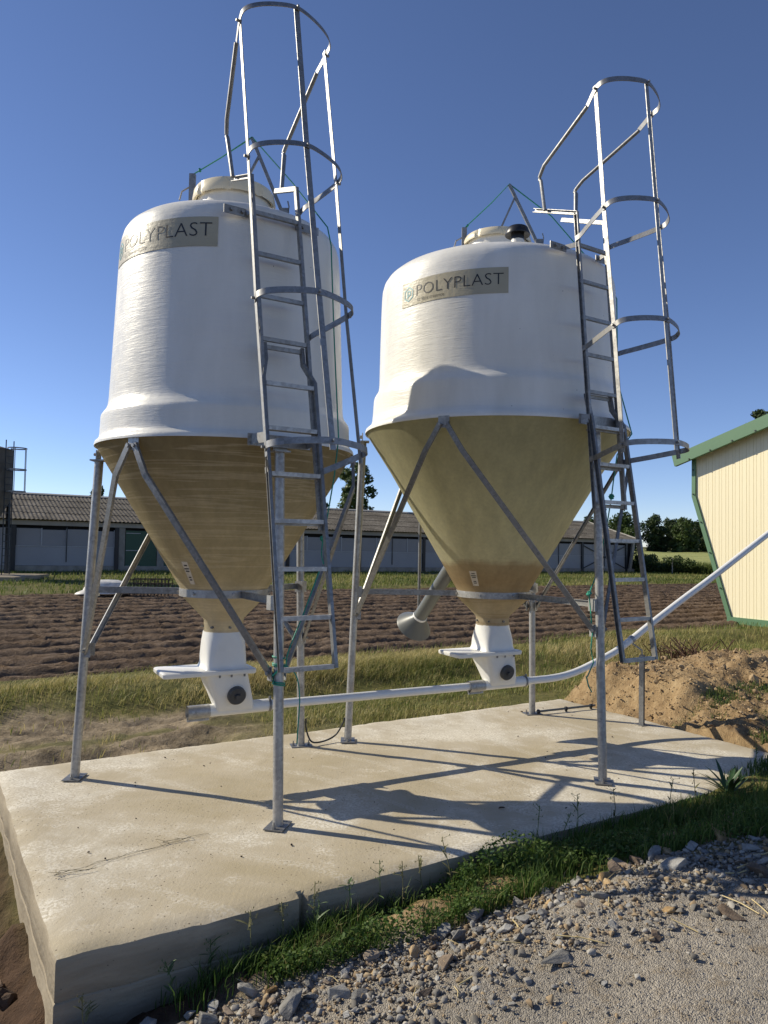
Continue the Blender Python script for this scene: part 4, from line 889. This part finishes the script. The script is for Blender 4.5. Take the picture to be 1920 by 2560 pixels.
# ------------------------------------------------------------------ trees
def mk_leaf(name, a, b, c, tr=.3):
    t = NT(name); tone = t.attr('tone')
    col = t.ramp(tone, [(0, a), (.5, b), (1, c)]); t.set(col, .55, 0, .3)
    tl = t.n('ShaderNodeBsdfTranslucent'); t.l(col, tl.inputs[0]); mx = t.n('ShaderNodeMixShader'); mx.inputs[0].default_value = tr
    t.l(t.b.outputs[0], mx.inputs[1]); t.l(tl.outputs[0], mx.inputs[2]); t.l(mx.outputs[0], t.out.inputs[0]); return t.m
M_LEAF = mk_leaf('tree_leaves', (.03, .05, .015), (.06, .095, .025), (.11, .15, .042))
M_LEAFD = mk_leaf('dark_tree_leaves', (.02, .036, .014), (.04, .065, .022), (.075, .105, .035))
M_BARK = plain('bark', (.10, .075, .05), .95, 0, .3, 6, .4)
def leaves(name, clumps, n, size, mat, root, thin=1.0):
    # clumps: list of (centre, (rx, ry, rz), weight)
    wts = np.array([c[2] for c in clumps], float); wts /= wts.sum(); idx = rng.choice(len(clumps), n, p=wts)
    cen = np.array([c[0] for c in clumps])[idx]; rad = np.array([c[1] for c in clumps])[idx]
    dirs = rng.normal(size=(n, 3)); dirs /= np.linalg.norm(dirs, axis=1)[:, None]
    rr = rng.uniform(.45, 1.0, n) ** .6 * rng.uniform(.85, 1.12, n)
    ctr = cen + dirs * rad * rr[:, None]
    nv = dirs * .7 + rng.normal(size=(n, 3)) * .7 + np.array([0, 0, .35]); nv /= np.linalg.norm(nv, axis=1)[:, None]
    tx = np.cross(nv, rng.normal(size=(n, 3))); tx /= np.linalg.norm(tx, axis=1)[:, None]; ty = np.cross(nv, tx)
    sz = size * rng.uniform(.5, 1.3, n)[:, None]
    V = np.stack([ctr - tx * sz, ctr + ty * sz * .45, ctr + tx * sz, ctr - ty * sz * .45], 1).reshape(-1, 3)
    ctone = rng.uniform(.1, .9, len(clumps))[idx]; tone = np.clip(ctone * .6 + rng.uniform(0, .5, n), 0, 1)
    o = quick_mesh(name, V - ORG[root.as_pointer()], np.arange(4 * n).reshape(-1, 4), mat, dict(tone=np.repeat(tone, 4)), 4); o.parent = root; ORG[o.as_pointer()] = ORG[root.as_pointer()]; return o
def tree(name, label, cat, base, h, cw, n, leaf, mat, group=None, low=.25, shape='round', nclump=26, lean=0):
    base = np.asarray(base, float); root = thing(name, label, cat, base, group)
    cl_ = []
    for k in range(nclump):
        f = (k + rng.uniform(0, 1)) / nclump; z = low * h + f * (h * .97 - low * h)
        env = {'round': math.sin(math.pi * min(max(f * .86 + .12, 0), 1)) ** .6, 'cone': (1 - f) ** .7 * .95 + .07, 'column': .65 + .35 * math.sin(math.pi * f)}[shape]
        a = rng.uniform(0, 6.28); r = cw / 2 * env * rng.uniform(.2, .85); cr__ = cw * rng.uniform(.11, .22) * (.6 + .4 * env)
        c = base + np.array([math.cos(a) * r + lean * f, math.sin(a) * r, z - cr__ * .3]); cl_.append((c, (cr__, cr__, cr__ * .8), cr__ ** 2))
    mb = MB(); mb.cone(base - [0, 0, .2], base + [lean * .3, 0, h * .45], max(.05, h * .022), h * .014, 10); mb.cone(base + [lean * .3, 0, h * .45], base + [lean * .8, 0, h * .85], h * .014, h * .004, 8)
    for c, r_, _ in cl_[::3]:
        st_ = base + np.array([lean * .3, 0, max(h * .15, (c[2] - base[2]) * .55)]); mb.cone(st_, c, h * .007, h * .003, 6)
    mb.build('trunk', M_BARK, root); leaves('crown', cl_, n, leaf, mat, root); return root
tree('tree', 'tall bushy green tree rising behind the barn roof between the two silos', 'tree', (-2.1, 56, -.2), 7.9, 3.5, 7000, .17, M_LEAF, None, .12, 'column', 46)
tree('bush_tree', 'small dark tree showing above the barn roof beside the left silo leg', 'tree', (-18.2, 48, -.1), 4.95, 2.4, 2600, .16, M_LEAFD, None, .2)
tree('bush_tree', 'dark rounded tree above the barn roof between the left leg and the brown cone', 'tree', (-15.9, 48.6, -.1), 4.7, 2.6, 2600, .16, M_LEAFD, None, .2)
tree('bush_tree', 'low shrubby tree just left of the tall bushy tree behind the barn', 'tree', (-4.6, 58, -.2), 4.95, 2.4, 2000, .16, M_LEAFD, None, .2)
tree('cypress_tree', 'thin dark cypress above the right end of the barn roof', 'tree', (22.0, 75, -.3), 5.7, .9, 1800, .15, M_LEAFD, None, .1, 'cone', 22)
tree('bush_tree', 'rounded green shrub tree left of the thin cypress behind the barn', 'tree', (20.4, 75, -.3), 4.6, 1.8, 1500, .16, M_LEAF, None, .1)
for k, (x_, y_, h_, w_, mt) in enumerate([(50.2, 158, 8.6, 7.6, 0), (57.5, 160, 8.2, 7.0, 1), (62.3, 156, 7.6, 6.4, 0), (68.5, 165, 7.2, 7.0, 1), (74.5, 160, 7.4, 7.0, 0), (44.5, 162, 7.6, 7, 1), (54, 170, 8.2, 7, 1), (65.5, 172, 7.9, 7, 1), (81, 165, 7.8, 8, 1), (38, 168, 7.2, 7, 0), (31, 172, 7.4, 8, 1)]):
    tree('treeline_tree', 'dark green tree in the far line of trees beyond the crop field', 'tree', (x_, y_, -.1), h_ * 1.03, w_ * 1.1, 5200, .34, (M_LEAF, M_LEAFD)[mt], 'trees in the far line beyond the crop field', .0, 'round', 44)
tree('tree', 'tree top peeping over the cream barn roof at the right edge', 'tree', (23.6, 47, -.2), 10.8, 3.4, 4200, .17, M_LEAFD, None, .3)
hd = thing('hedge', 'dense clipped green hedge running right from the barn end to the crop', 'hedge', (21.3, 58.5, -.4))
hc = []
for k in range(44):
    f = rng.uniform(0, 1); hc.append((np.array([19.4 + 3.9 * f + rng.normal() * .2, 60.2 - 3.4 * f + rng.normal() * .45, -.35 + rng.uniform(.15, 1.35) * (1 - .35 * f)]), (.42, .42, .32), 1))
leaves('foliage', hc, 8000, .09, M_LEAF, hd)
mb = MB(); mb.tube([(21.9, 57.1, -.5), (21.9, 57.1, .75)], .04, 8); tag(rebase(mb.build('fence_post', M_BEAM), (21.9, 57.1, -.5)), 'thin wooden post standing in front of the far hedge', 'post')

# ------------------------------------------------------------------ grass
def mk_grass(name, stops, tr=.35):
    t = NT(name); tone = t.attr('tone'); col = t.ramp(tone, stops); t.set(col, .6, 0, .25)
    tl = t.n('ShaderNodeBsdfTranslucent'); t.l(col, tl.inputs[0]); mx = t.n('ShaderNodeMixShader'); mx.inputs[0].default_value = tr
    t.l(t.b.outputs[0], mx.inputs[1]); t.l(tl.outputs[0], mx.inputs[2]); t.l(mx.outputs[0], t.out.inputs[0]); return t.m
GR_STOPS = [(0, (.065, .10, .02)), (.35, (.14, .18, .04)), (.6, (.30, .28, .095)), (1, (.56, .46, .22))]
M_GRASS = mk_grass('tall_grass', GR_STOPS)
M_LUSH = mk_grass('lush_grass', [(0, (.035, .075, .014)), (.5, (.08, .14, .027)), (.8, (.14, .19, .045)), (1, (.36, .30, .14))])
def grass(name, s, w_, h, wd, tone, mat, label, lean=.45, zoff=0, wind=(.15, .05)):
    n = len(s); z = ground_z(s, w_) + zoff; x, y = xy(s, w_); a = rng.uniform(0, 6.283, n); l = h * lean * rng.uniform(.2, 1.3, n); b = rng.uniform(0, 6.283, n)
    dx, dy = np.cos(a), np.sin(a); ex, ey = np.cos(b) * wd / 2, np.sin(b) * wd / 2
    lx, ly = dx * l + wind[0] * h, dy * l + wind[1] * h
    B0 = np.stack([x - ex, y - ey, z - .02], -1); B1 = np.stack([x + ex, y + ey, z - .02], -1)
    M0 = np.stack([x - ex * .8 + lx * .35, y - ey * .8 + ly * .35, z + h * .58], -1); M1 = np.stack([x + ex * .8 + lx * .35, y + ey * .8 + ly * .35, z + h * .58], -1)
    T = np.stack([x + lx, y + ly, z + h * (1 - .25 * lean * rng.uniform(0, 1, n))], -1)
    V = np.stack([B0, B1, M0, M1, T], 1).reshape(-1, 3); i = np.arange(n)[:, None] * 5
    tri = np.concatenate([i + [0, 1, 3], i + [0, 3, 2], i + [2, 3, 4]], 1).reshape(-1, 3)
    o = quick_mesh(name, V, tri, mat, dict(tone=np.repeat(np.clip(tone, 0, 1), 5)))
    tag(o, label, 'grass', None, 'stuff'); return o
# strip between slab and plough
n = 190000; s = rng.uniform(-9, 13.5, n); w_ = rng.uniform(6.0, 11.15, n)
den = fbm(s * .8, w_ * 1.6, 4, 81); bank, tanf, gravel, track, clod, gm = masks(s, w_)
tall = np.exp(-((w_ - 9.6 - .3 * fbm(s * .5, w_ * 0, 3, 2)) / .8) ** 2)
keep = rng.uniform(0, 1, n) < np.clip(.30 + .65 * den + .40 * tall, .03, 1) * (1 - .95 * track) * (1 - .97 * bank)
s, w_, den, tall = s[keep], w_[keep], den[keep], tall[keep]; n = len(s)
h = (.03 + .045 * rng.uniform(0, 1, n) + .10 * tall * rng.uniform(.3, 1.1, n)) * (1 + .5 * np.clip(den, -1, 1))
tone = .64 + .26 * fbm(s * .6, w_ * 1.1, 4, 91) + .28 * rng.normal(size=n) * .6 + .10 * tall
grass('meadow_grass', s, w_, h, .0055 + .003 * rng.uniform(0, 1, n), tone, M_GRASS, 'straw and green rough grass between the slab and the ploughed field', .9, 0, (.3, -.1))
# bank top and the ground behind it
n = 22000; s = rng.uniform(6.2, 18.5, n); w_ = rng.uniform(1.5, 11.3, n); bank, tanf, gravel, track, clod, gm = masks(s, w_)
keep = (rng.uniform(0, 1, n) < np.clip(.5 + .5 * fbm(s * .9, w_ * .9, 4, 77), .02, 1) * (1 - .96 * bank)) & ((s > 7.6) | (w_ > 7)); s, w_ = s[keep], w_[keep]; n = len(s)
grass('bank_grass', s, w_, .06 + .12 * rng.uniform(0, 1, n) ** 2, .011 + 0 * s, .45 + .25 * fbm(s, w_, 3, 12) + .16 * rng.normal(size=n), M_GRASS, 'patchy dry grass on and behind the dirt bank')
# barn yard
n = 60000; s = rng.uniform(-6, 62, n); w_ = rng.uniform(24.9, 39.9, n) ; keep = rng.uniform(0, 1, n) < np.clip(.55 + .6 * fbm(s * .35, w_ * .35, 4, 33), .05, 1); s, w_ = s[keep], w_[keep]; n = len(s)
grass('yard_grass', s, w_, .08 + .10 * rng.uniform(0, 1, n), .030 + 0 * s, .33 + .22 * fbm(s * .3, w_ * .5, 3, 44) + .14 * rng.normal(size=n), M_GRASS, 'mown green grass between the ploughed field and the old barn')
n = 9000; s = rng.uniform(49.8, 51.2, n); w_ = rng.uniform(20, 46, n)
grass('crop_margin', s, w_, .6 + .5 * rng.uniform(0, 1, n), .05 + 0 * s, .2 + .16 * rng.normal(size=n), M_GRASS, 'tall dark green grass along the front of the crop field')
# lush strip in front of the slab
n = 64000; s = rng.uniform(.7, 7.5, n); t_ = rng.uniform(0, 1, n)
wb = interp(s, GB); wtop = np.where(s < 4.5, 3.215, 3.215 + .2 * sm(s, 4.5, 5.2)) + np.where(s > 5.95, 1.2, 0); w_ = wb + (wtop - wb) * t_
bank, tanf, gravel, track, clod, gm = masks(s, w_)
den = fbm(s * 1.7, w_ * 2.2, 4, 14)
keep = rng.uniform(0, 1, n) < np.clip(.45 + .8 * den, .02, 1) * (1 - .92 * tanf) * (1 - .6 * gravel) * sm(s, .8, 1.5); s, w_, den = s[keep], w_[keep], den[keep]; n = len(s)
grass('verge_grass', s, w_, (.045 + .11 * rng.uniform(0, 1, n) ** 1.6) * (1 + .35 * den) * (1 - .55 * sm(s, 3.2, 4.2) * sm(w_, 2.95, 3.12)), (.0035 + .003 * rng.uniform(0, 1, n)), .40 + .24 * rng.normal(size=n) + .12 * den, M_LUSH, 'lush green grass along the front edge of the slab', .6)
# broad little leaves of clover and chickweed among it
n = 26000; s = rng.uniform(1.3, 6.2, n); wb = interp(s, GB); w_ = wb + (3.2 - wb) * rng.uniform(0, 1, n)
den = fbm(s * 1.5 + 7, w_ * 2.2, 4, 19); keep = (den > -.05) & (rng.uniform(0, 1, n) < 1 - .9 * masks(s, w_)[1]); s, w_, den = s[keep], w_[keep], den[keep]; n = len(s)
x, y = xy(s, w_); z = ground_z(s, w_) + rng.uniform(.01, .13, n) * (.5 + np.clip(den, 0, 1)); ctr = np.stack([x, y, z], -1)
nv = rng.normal(size=(n, 3)) * .6 + [0, 0, .8]; nv /= np.linalg.norm(nv, axis=1)[:, None]; tx = np.cross(nv, rng.normal(size=(n, 3))); tx /= np.linalg.norm(tx, axis=1)[:, None]; ty = np.cross(nv, tx); sz = rng.uniform(.006, .015, n)[:, None]
V = np.stack([ctr - tx * sz, ctr + ty * sz * .55, ctr + tx * sz, ctr - ty * sz * .55], 1).reshape(-1, 3)
tag(quick_mesh('clover', V, np.arange(4 * n).reshape(-1, 4), M_LUSH, dict(tone=np.repeat(np.clip(.45 + .2 * rng.normal(size=n), 0, .85), 4)), 4), 'small leafy ground cover in the grass before the slab', 'ground cover', None, 'stuff')

# ------------------------------------------------------------------ weeds one can tell apart
def blade_strip(mb, base, az, length, width, rise, droop, n=7):
    V = []; e_ = np.array([math.cos(az), math.sin(az), 0]); t_ = np.array([-math.sin(az), math.cos(az), 0])
    for i in range(n):
        f = i / (n - 1); p = np.asarray(base) + e_ * length * f * math.cos(rise * (1 - f * droop)) + np.array([0, 0, length * (f * math.sin(rise) - droop * f * f * .55)])
        w__ = width * (math.sin(math.pi * min(.97, .12 + f * .86)) ** .8) / 2; V += [p - t_ * w__ + [0, 0, w__ * .35], p, p + t_ * w__ + [0, 0, w__ * .35]]
    mb.add(V, [(3 * i + j, 3 * i + j + 1, 3 * i + j + 4, 3 * i + j + 3) for i in range(n - 1) for j in range(2)])
M_WEED = plain('weed_leaf', (.035, .075, .022), .5, 0, .25, 20); M_WEEDL = plain('pale_weed_leaf', (.075, .12, .035), .55, 0, .25, 20); M_DOCK = plain('dead_dock_stem', (.10, .055, .03), .9, 0, .3, 15); M_STEM = plain('grass_stem', (.16, .15, .06), .8, 0, .2, 20)
b = P3(4.72, 3.17, .0); mb = MB()
for k in range(17): blade_strip(mb, b + [rng.normal() * .012, rng.normal() * .012, -.02], k * 2.4 + rng.normal() * .2, rng.uniform(.15, .30), rng.uniform(.022, .034), rng.uniform(.5, 1.35), rng.uniform(.05, .35))
tag(rebase(mb.build('plantain', M_WEED), b), 'dark rosette of long strap leaves growing over the right front edge of the slab', 'weed')
b = P3(2.63, 3.16, -.26); mb = MB(); mb.tube([b, b + [.01, 0, .14], b + [.0, .01, .28]], .006, 6)
for k in range(13): blade_strip(mb, b + [0, 0, .10 + .014 * k], k * 2.4, rng.uniform(.07, .12), rng.uniform(.04, .06), .5 - .02 * k, .75)
tag(rebase(mb.build('leafy_weed', M_WEED), b), 'broad leaved weed against the slab face right of the joint', 'weed')
def stalk(b, h, label, mat, nleaf=5):
    mb = MB(); top = b + np.array([rng.normal() * .03, rng.normal() * .03, h]); mb.tube([b - [0, 0, .03], (b + top) / 2 + rng.normal(size=3) * .008, top], .0022, 5)
    for k in range(nleaf): f = rng.uniform(.2, .95); blade_strip(mb, b + (top - b) * f, rng.uniform(0, 6.28), rng.uniform(.03, .07), rng.uniform(.006, .013), rng.uniform(.3, 1.0), .3, 5)
    for k in range(10):
        f = rng.uniform(.7, 1); p = b + (top - b) * f; q = p + rng.normal(size=3) * [.018, .018, .012]; mb.cone(p, q, .001, .0008, 4); mb.cone(q, q + [0, 0, .008], .003, .001, 5)
    return tag(rebase(mb.build('seed_stalk', mat), b), label, 'grass stalk', 'seed stalks along the slab front')
for (s_, w__, h_) in [(1.62, 3.17, .26), (1.78, 3.12, .22), (1.95, 3.17, .25), (1.45, 3.15, .20), (1.25, 3.12, .22), (1.1, 3.17, .17), (2.25, 3.18, .2), (2.4, 3.15, .24), (2.95, 3.17, .26), (3.3, 3.17, .24), (3.6, 3.16, .22), (4.1, 3.16, .2), (4.4, 3.18, .2), (5.1, 3.2, .24), (1.55, 3.05, .2), (.95, 3.13, .15), (3.1, 3.1, .2), (2.05, 3.1, .22), (.62, 3.12, .16), (5.4, 3.05, .26), (4.9, 2.95, .2)]:
    stalk(P3(s_, w__, float(ground_z(s_, w__))), h_ * 1.1, 'thin seeding grass stalk standing in the verge before the slab face', (M_STEM, M_WEEDL)[int(s_ * 10) % 2])
b = np.array([3.85, 9.45, float(ground_z(*( (3.85 * US[0] + 9.45 * US[1]), (3.85 * UW[0] + 9.45 * UW[1])))) ]); mb = MB()
for k in range(70): 
    a = rng.uniform(0, 6.28); c_ = b + [rng.normal() * .18, rng.normal() * .12, -.03]; mb.tube([c_, c_ + [math.cos(a) * .08, math.sin(a) * .08, rng.uniform(.12, .24)], c_ + [math.cos(a) * .22, math.sin(a) * .22, rng.uniform(.14, .36)]], .006, 4)
for k in range(40): blade_strip(mb, b + [rng.normal() * .2, rng.normal() * .12, .02], rng.uniform(0, 6.28), rng.uniform(.15, .3), .02, rng.uniform(.3, 1.2), .4, 5)
tag(rebase(mb.build('dead_weed_clump', M_DOCK), b), 'brown clump of dead weeds on the grass below the cream barn', 'weed clump')
# wisp of dry root on the slab
mb = MB(); ra, rb_ = P3(.55, 3.97, .006), P3(1.45, 4.15, .006)
for k in range(2):
    pts = [ra + (rb_ - ra) * f + np.array([rng.normal() * .012, rng.normal() * .012, rng.uniform(-.003, .004)]) for f in np.linspace(rng.uniform(0, .25), rng.uniform(.75, 1), 9)]; mb.tube(spline(pts, 5), .0009, 4)
for k in range(9):
    c_ = ra + (rb_ - ra) * (rng.uniform(0, .18) if k < 5 else rng.uniform(.65, .95)); mb.tube(spline([c_, c_ + np.array([rng.normal() * .03, rng.normal() * .03, .008]), c_ + np.array([rng.normal() * .07, rng.normal() * .05, .004])], 4), .0013, 4)
tag(rebase(mb.build('dry_root', plain('dry_root_fibre', (.26, .21, .12), .9)), ra), 'thin wisp of dry roots lying across the near end of the slab', 'root')

# ------------------------------------------------------------------ stones, rubble, straw, crumbs
def rock_mesh(k, flat_=.6, n=11):
    bm = bmesh.new(); rg = np.random.default_rng(100 + k)
    for i in range(n):
        p = rg.normal(size=3); p /= np.linalg.norm(p); p *= rg.uniform(.75, 1.05); bm.verts.new(p * [1.0, rg.uniform(.65, .8), flat_])
    r_ = bmesh.ops.convex_hull(bm, input=bm.verts); bmesh.ops.delete(bm, geom=[g_ for g_ in r_['geom_interior'] if isinstance(g_, bmesh.types.BMVert)], context='VERTS')
    bmesh.ops.bevel(bm, geom=bm.edges[:], offset=.035, segments=1, affect='EDGES')
    bmesh.ops.triangulate(bm, faces=bm.faces); bmesh.ops.subdivide_edges(bm, edges=bm.edges, cuts=1, use_grid_fill=True)
    for v_ in bm.verts: v_.co *= 1 + .05 * float(fbm(np.array(v_.co.x * 3 + k), np.array(v_.co.y * 3 + v_.co.z * 2), 3, k))
    me = bpy.data.meshes.new('stone'); bm.to_mesh(me); bm.free(); return me
def mk_rock(name, a, b, c):
    t = NT(name); v = t.coord(); oi = t.n('ShaderNodeObjectInfo'); n1 = t.noise(v, 1.6, 7, .65); vx = t.noise(t.coord((1, 1, 5)), 2.2, 5, .6)
    f = t.math('ADD', t.math('MULTIPLY', n1, .55), t.math('ADD', t.math('MULTIPLY', vx, .35), t.math('MULTIPLY', t.math('SUBTRACT', oi.outputs['Random'], .5), .30)))
    t.set(t.ramp(f, [(.25, a), (.48, b), (.7, c)]), .85, 0, .3); t.bump(t.math('ADD', t.noise(v, 9, 6, .65), vx), .35, .06); return t.m
M_RG = mk_rock('grey_stone', (.13, .125, .115), (.28, .27, .25), (.46, .45, .42)); M_RB = mk_rock('brown_stone', (.10, .07, .05), (.23, .175, .125), (.36, .29, .22)); M_RO = mk_rock('ochre_stone', (.20, .12, .05), (.40, .27, .13), (.52, .40, .25))
kinds = [('grey', M_RG, 'angular grey stone lying in the rubble between the grass and the gravel track', 'grey rubble stones', [rock_mesh(k, .5) for k in range(8)]),
         ('brown', M_RB, 'blocky brown stone lying in the rubble between the grass and the gravel track', 'brown rubble stones', [rock_mesh(10 + k, .42) for k in range(7)]),
         ('ochre', M_RO, 'flat ochre stone lying in the rubble between the grass and the gravel track', 'ochre rubble stones', [rock_mesh(20 + k, .34) for k in range(5)])]
for kd in kinds:
    for me in kd[4]: me.materials.append(kd[1])
def put_stone(kd, s_, w__, size, label=None, group=True, rz=None, tilt=.35, sc=(1, 1, 1)):
    o = bpy.data.objects.new('stone', kd[4][rng.integers(len(kd[4]))]); COL.objects.link(o)
    p = P3(s_, w__, float(ground_z(s_, w__)) + size * .22 * sc[2]); o.location = p.tolist(); o.rotation_euler = (rng.normal() * tilt, rng.normal() * tilt, rng.uniform(0, 6.28) if rz is None else rz); o.scale = tuple(size * c_ for c_ in sc)
    tag(o, label or kd[2], 'stone', kd[3] if group else None); return o
def rub_w(s_, f): 
    wb = float(interp(s_, GB)); return wb - f
cnt = 0; tries = 0; placed = []
while cnt < 285 and tries < 6000:
    tries += 1
    s_ = rng.uniform(.7, 4.6); f = abs(rng.normal()) * .25 + rng.uniform(-.07, .05); w__ = rub_w(s_, f)
    if w__ < 1.3: continue
    size = min(.11, .026 + rng.exponential(.028)) * (1.1 if s_ > 2.8 else .9) * (1 if f < .3 else .6)
    if any((s_ - a) ** 2 + (w__ - b) ** 2 < (.75 * (size + c_)) ** 2 for a, b, c_ in placed): continue
    u_ = rng.uniform(); kd = kinds[0] if u_ < .42 + .25 * (s_ < 2.5) else kinds[1] if u_ < .86 else kinds[2]
    put_stone(kd, s_, w__, size); placed.append((s_, w__, size)); cnt += 1
put_stone(kinds[0], 3.17, 2.52, .085, 'pale grey slab-like stone standing on edge in the rubble', False, .8, .1, (1.0, .45, 1.3))
put_stone(kinds[1], 3.02, 2.62, .10, 'long brown stone lying flat left of the pale upright stone', False, 1.9, .08, (1.2, .6, .7))
put_stone(kinds[1], 1.72, 2.83, .085, 'biggest brown boulder at the grass edge below the slab joint', False, .5, .08, (1.25, .8, .8))
put_stone(kinds[0], 2.22, 2.23, .10, 'large flat grey stone sunk in the gravel', False, .5, .05, (1.5, .8, .45))
put_stone(kinds[0], -.02, 3.62, .11, 'smooth pale stone in the dark soil left of the slab', False, .5, .1, (1.3, .8, .9))
# loose chippings
small = [rock_mesh(40 + k, .6, 9) for k in range(4)]; SV = []; SF = []; ST = []; off = 0
base_ = []
for me in small:
    bm = bmesh.new(); bm.from_mesh(me); bmesh.ops.dissolve_limit(bm, angle_limit=.5, verts=bm.verts, edges=bm.edges); bmesh.ops.triangulate(bm, faces=bm.faces); bm.verts.index_update(); base_.append((np.array([v_.co[:] for v_ in bm.verts]), np.array([[v_.index for v_ in f_.verts] for f_ in bm.faces]))); bm.free()
for k in range(15000):
    if k < 10000: s_ = rng.uniform(.4, 5.2); w__ = rub_w(s_, abs(rng.normal()) * .34 - .03)
    else: s_ = rng.uniform(.8, 5.5); w__ = rng.uniform(1.0, 2.6)
    sz = min(.030, .004 + rng.exponential(.0068)) if k < 10000 else rng.uniform(.002, .007)
    Vb, Fb = base_[k % 4]; a = rng.uniform(0, 6.28); b_ = rng.normal() * .5; ca2, sa2, cb2, sb2 = math.cos(a), math.sin(a), math.cos(b_), math.sin(b_)
    Rm = np.array([[ca2, -sa2, 0], [sa2, ca2, 0], [0, 0, 1]]) @ np.array([[1, 0, 0], [0, cb2, -sb2], [0, sb2, cb2]])
    SV.append((Vb @ Rm.T) * sz + np.array([*xy(s_, w__), float(0)])); SF.append(Fb + off); ST.append(np.full(len(Vb), rng.uniform())); off += len(Vb)
SV_ = np.concatenate(SV); cx = np.concatenate([np.full((len(v_), 2), v_[:, :2].mean(0)) for v_ in SV]); ss = cx @ US; ww = cx @ UW
SV_[:, 2] += ground_z(ss, ww) + .006 + .012 * fbm(ss * 2.2, ww * 2.2, 3, 21)
t = NT('stone_chippings'); t.set(t.ramp(t.attr('tone'), [(0, (.13, .12, .105)), (.45, (.27, .25, .22)), (.7, (.40, .375, .33)), (.72, (.22, .16, .10)), (1, (.40, .30, .18))]), .9, 0, .2)
o = quick_mesh('gravel_chippings', SV_, np.concatenate(SF), t.m, dict(tone=np.concatenate(ST))); tag(o, 'loose grey and brown stone chippings along the gravel track', 'gravel', None, 'stuff')
M_STRAW = plain('pale_straw', (.55, .43, .20), .6, 0, .15, 20)
for k in range(34):
    s_ = rng.uniform(1.5, 4.4); w__ = rub_w(s_, rng.uniform(.02, .75)); L_ = rng.uniform(.05, .20); a = rng.uniform(0, 6.28); z = float(ground_z(s_, w__)) + .02
    p = P3(s_, w__, z); d_ = np.array([math.cos(a), math.sin(a), rng.normal() * .10]); mb = MB(); mb.tube([p - d_ * L_ / 2, p + rng.normal(size=3) * .006, p + d_ * L_ / 2], rng.uniform(.0015, .0032), 5)
    tag(rebase(mb.build('straw', M_STRAW), p), 'pale straw stalk lying on the rubble beside the gravel track', 'straw', 'straw stalks on the rubble')
M_CRUMB = plain('soil_crumb', (.06, .042, .03), .95)
cm = rock_mesh(60, .7, 10); cm.materials.append(M_CRUMB)
for k in range(70):
    s_ = rng.uniform(.8, 5.6); w__ = rng.uniform(3.35, 5.7); o = bpy.data.objects.new('soil_crumb', cm); COL.objects.link(o); sz = min(.016, .003 + rng.exponential(.003)); o.location = P3(s_, w__, sz * .4).tolist(); o.scale = (sz,) * 3; o.rotation_euler = (0, 0, rng.uniform(0, 6.28))
    tag(o, 'small dark crumb of soil lying on the concrete slab', 'crumb', 'soil crumbs on the slab')
o = bpy.data.objects.new('soil_clod', cm); COL.objects.link(o); o.location = on0(1255, 2020, .012).tolist(); o.scale = (.026, .02, .016); tag(o, 'biggest dark soil clod, lying in the shadow on the slab', 'clod')
# clods in the ditch left of the slab
M_CLODM = mk_rock('dark_clod', (.035, .021, .014), (.08, .05, .031), (.15, .095, .058)); cms = [rock_mesh(70 + k, .75, 18) for k in range(4)]
for me in cms: me.materials.append(M_CLODM)
for k in range(240):
    s_ = rng.uniform(-.6, .40); w__ = rng.uniform(3.3, 5.6); o = bpy.data.objects.new('earth_clod', cms[k % 4]); COL.objects.link(o); sz = min(.08, .014 + rng.exponential(.018)); o.location = P3(s_, w__, float(ground_z(s_, w__)) + sz * .3 + .01).tolist(); o.scale = (sz, sz * rng.uniform(.7, 1), sz * .8); o.rotation_euler = tuple(rng.uniform(0, 6.28, 3))
    tag(o, 'dark brown clod of earth in the ditch left of the slab', 'clod', 'earth clods left of the slab')
# crumbly lumps on the spoil bank
M_BANKM = mk_rock('tan_lump', (.22, .15, .08), (.34, .24, .135), (.45, .34, .20)); bms = [rock_mesh(80 + k, .75, 18) for k in range(4)]
for me in bms: me.materials.append(M_BANKM)
for k in range(220):
    s_ = rng.uniform(6.05, 8.6); w__ = rng.uniform(3.2, 6.3); o = bpy.data.objects.new('dirt_lump', bms[k % 4]); COL.objects.link(o); sz = min(.10, .018 + rng.exponential(.018)); o.location = P3(s_, w__, float(ground_z(s_, w__)) + .02).tolist(); o.scale = (sz, sz * rng.uniform(.7, 1), sz * .8); o.rotation_euler = tuple(rng.uniform(0, 6.28, 3))
    tag(o, 'crumbly tan lump of earth on the dug bank right of the slab', 'dirt lump', 'earth lumps on the dug bank')
# crumbs of earth over the bank
SV = []; SF = []; off = 0
for k in range(9000):
    s_ = rng.uniform(6.0, 9.2); w__ = rng.uniform(2.9, 6.5); sz = min(.03, .004 + rng.exponential(.006)); Vb, Fb = base_[k % 4]; a = rng.uniform(0, 6.28)
    Rm = np.array([[math.cos(a), -math.sin(a), 0], [math.sin(a), math.cos(a), 0], [0, 0, 1]]); SV.append((Vb @ Rm.T) * sz + np.array([*xy(s_, w__), 0.])); SF.append(Fb + off); off += len(Vb)
SV_ = np.concatenate(SV); cx = np.concatenate([np.full((len(v_), 2), v_[:, :2].mean(0)) for v_ in SV]); ss = cx @ US; ww = cx @ UW
from_grid = lambda a_, b_: np.clip(np.searchsorted(a_, b_), 1, len(a_) - 1)
SV_[:, 2] += GZ[from_grid(gs, ss), from_grid(gw, ww)] + .004
o = quick_mesh('earth_crumbs', SV_, np.concatenate(SF), M_BANKM); tag(o, 'loose tan crumbs of earth strewn over the dug bank', 'soil', None, 'stuff')
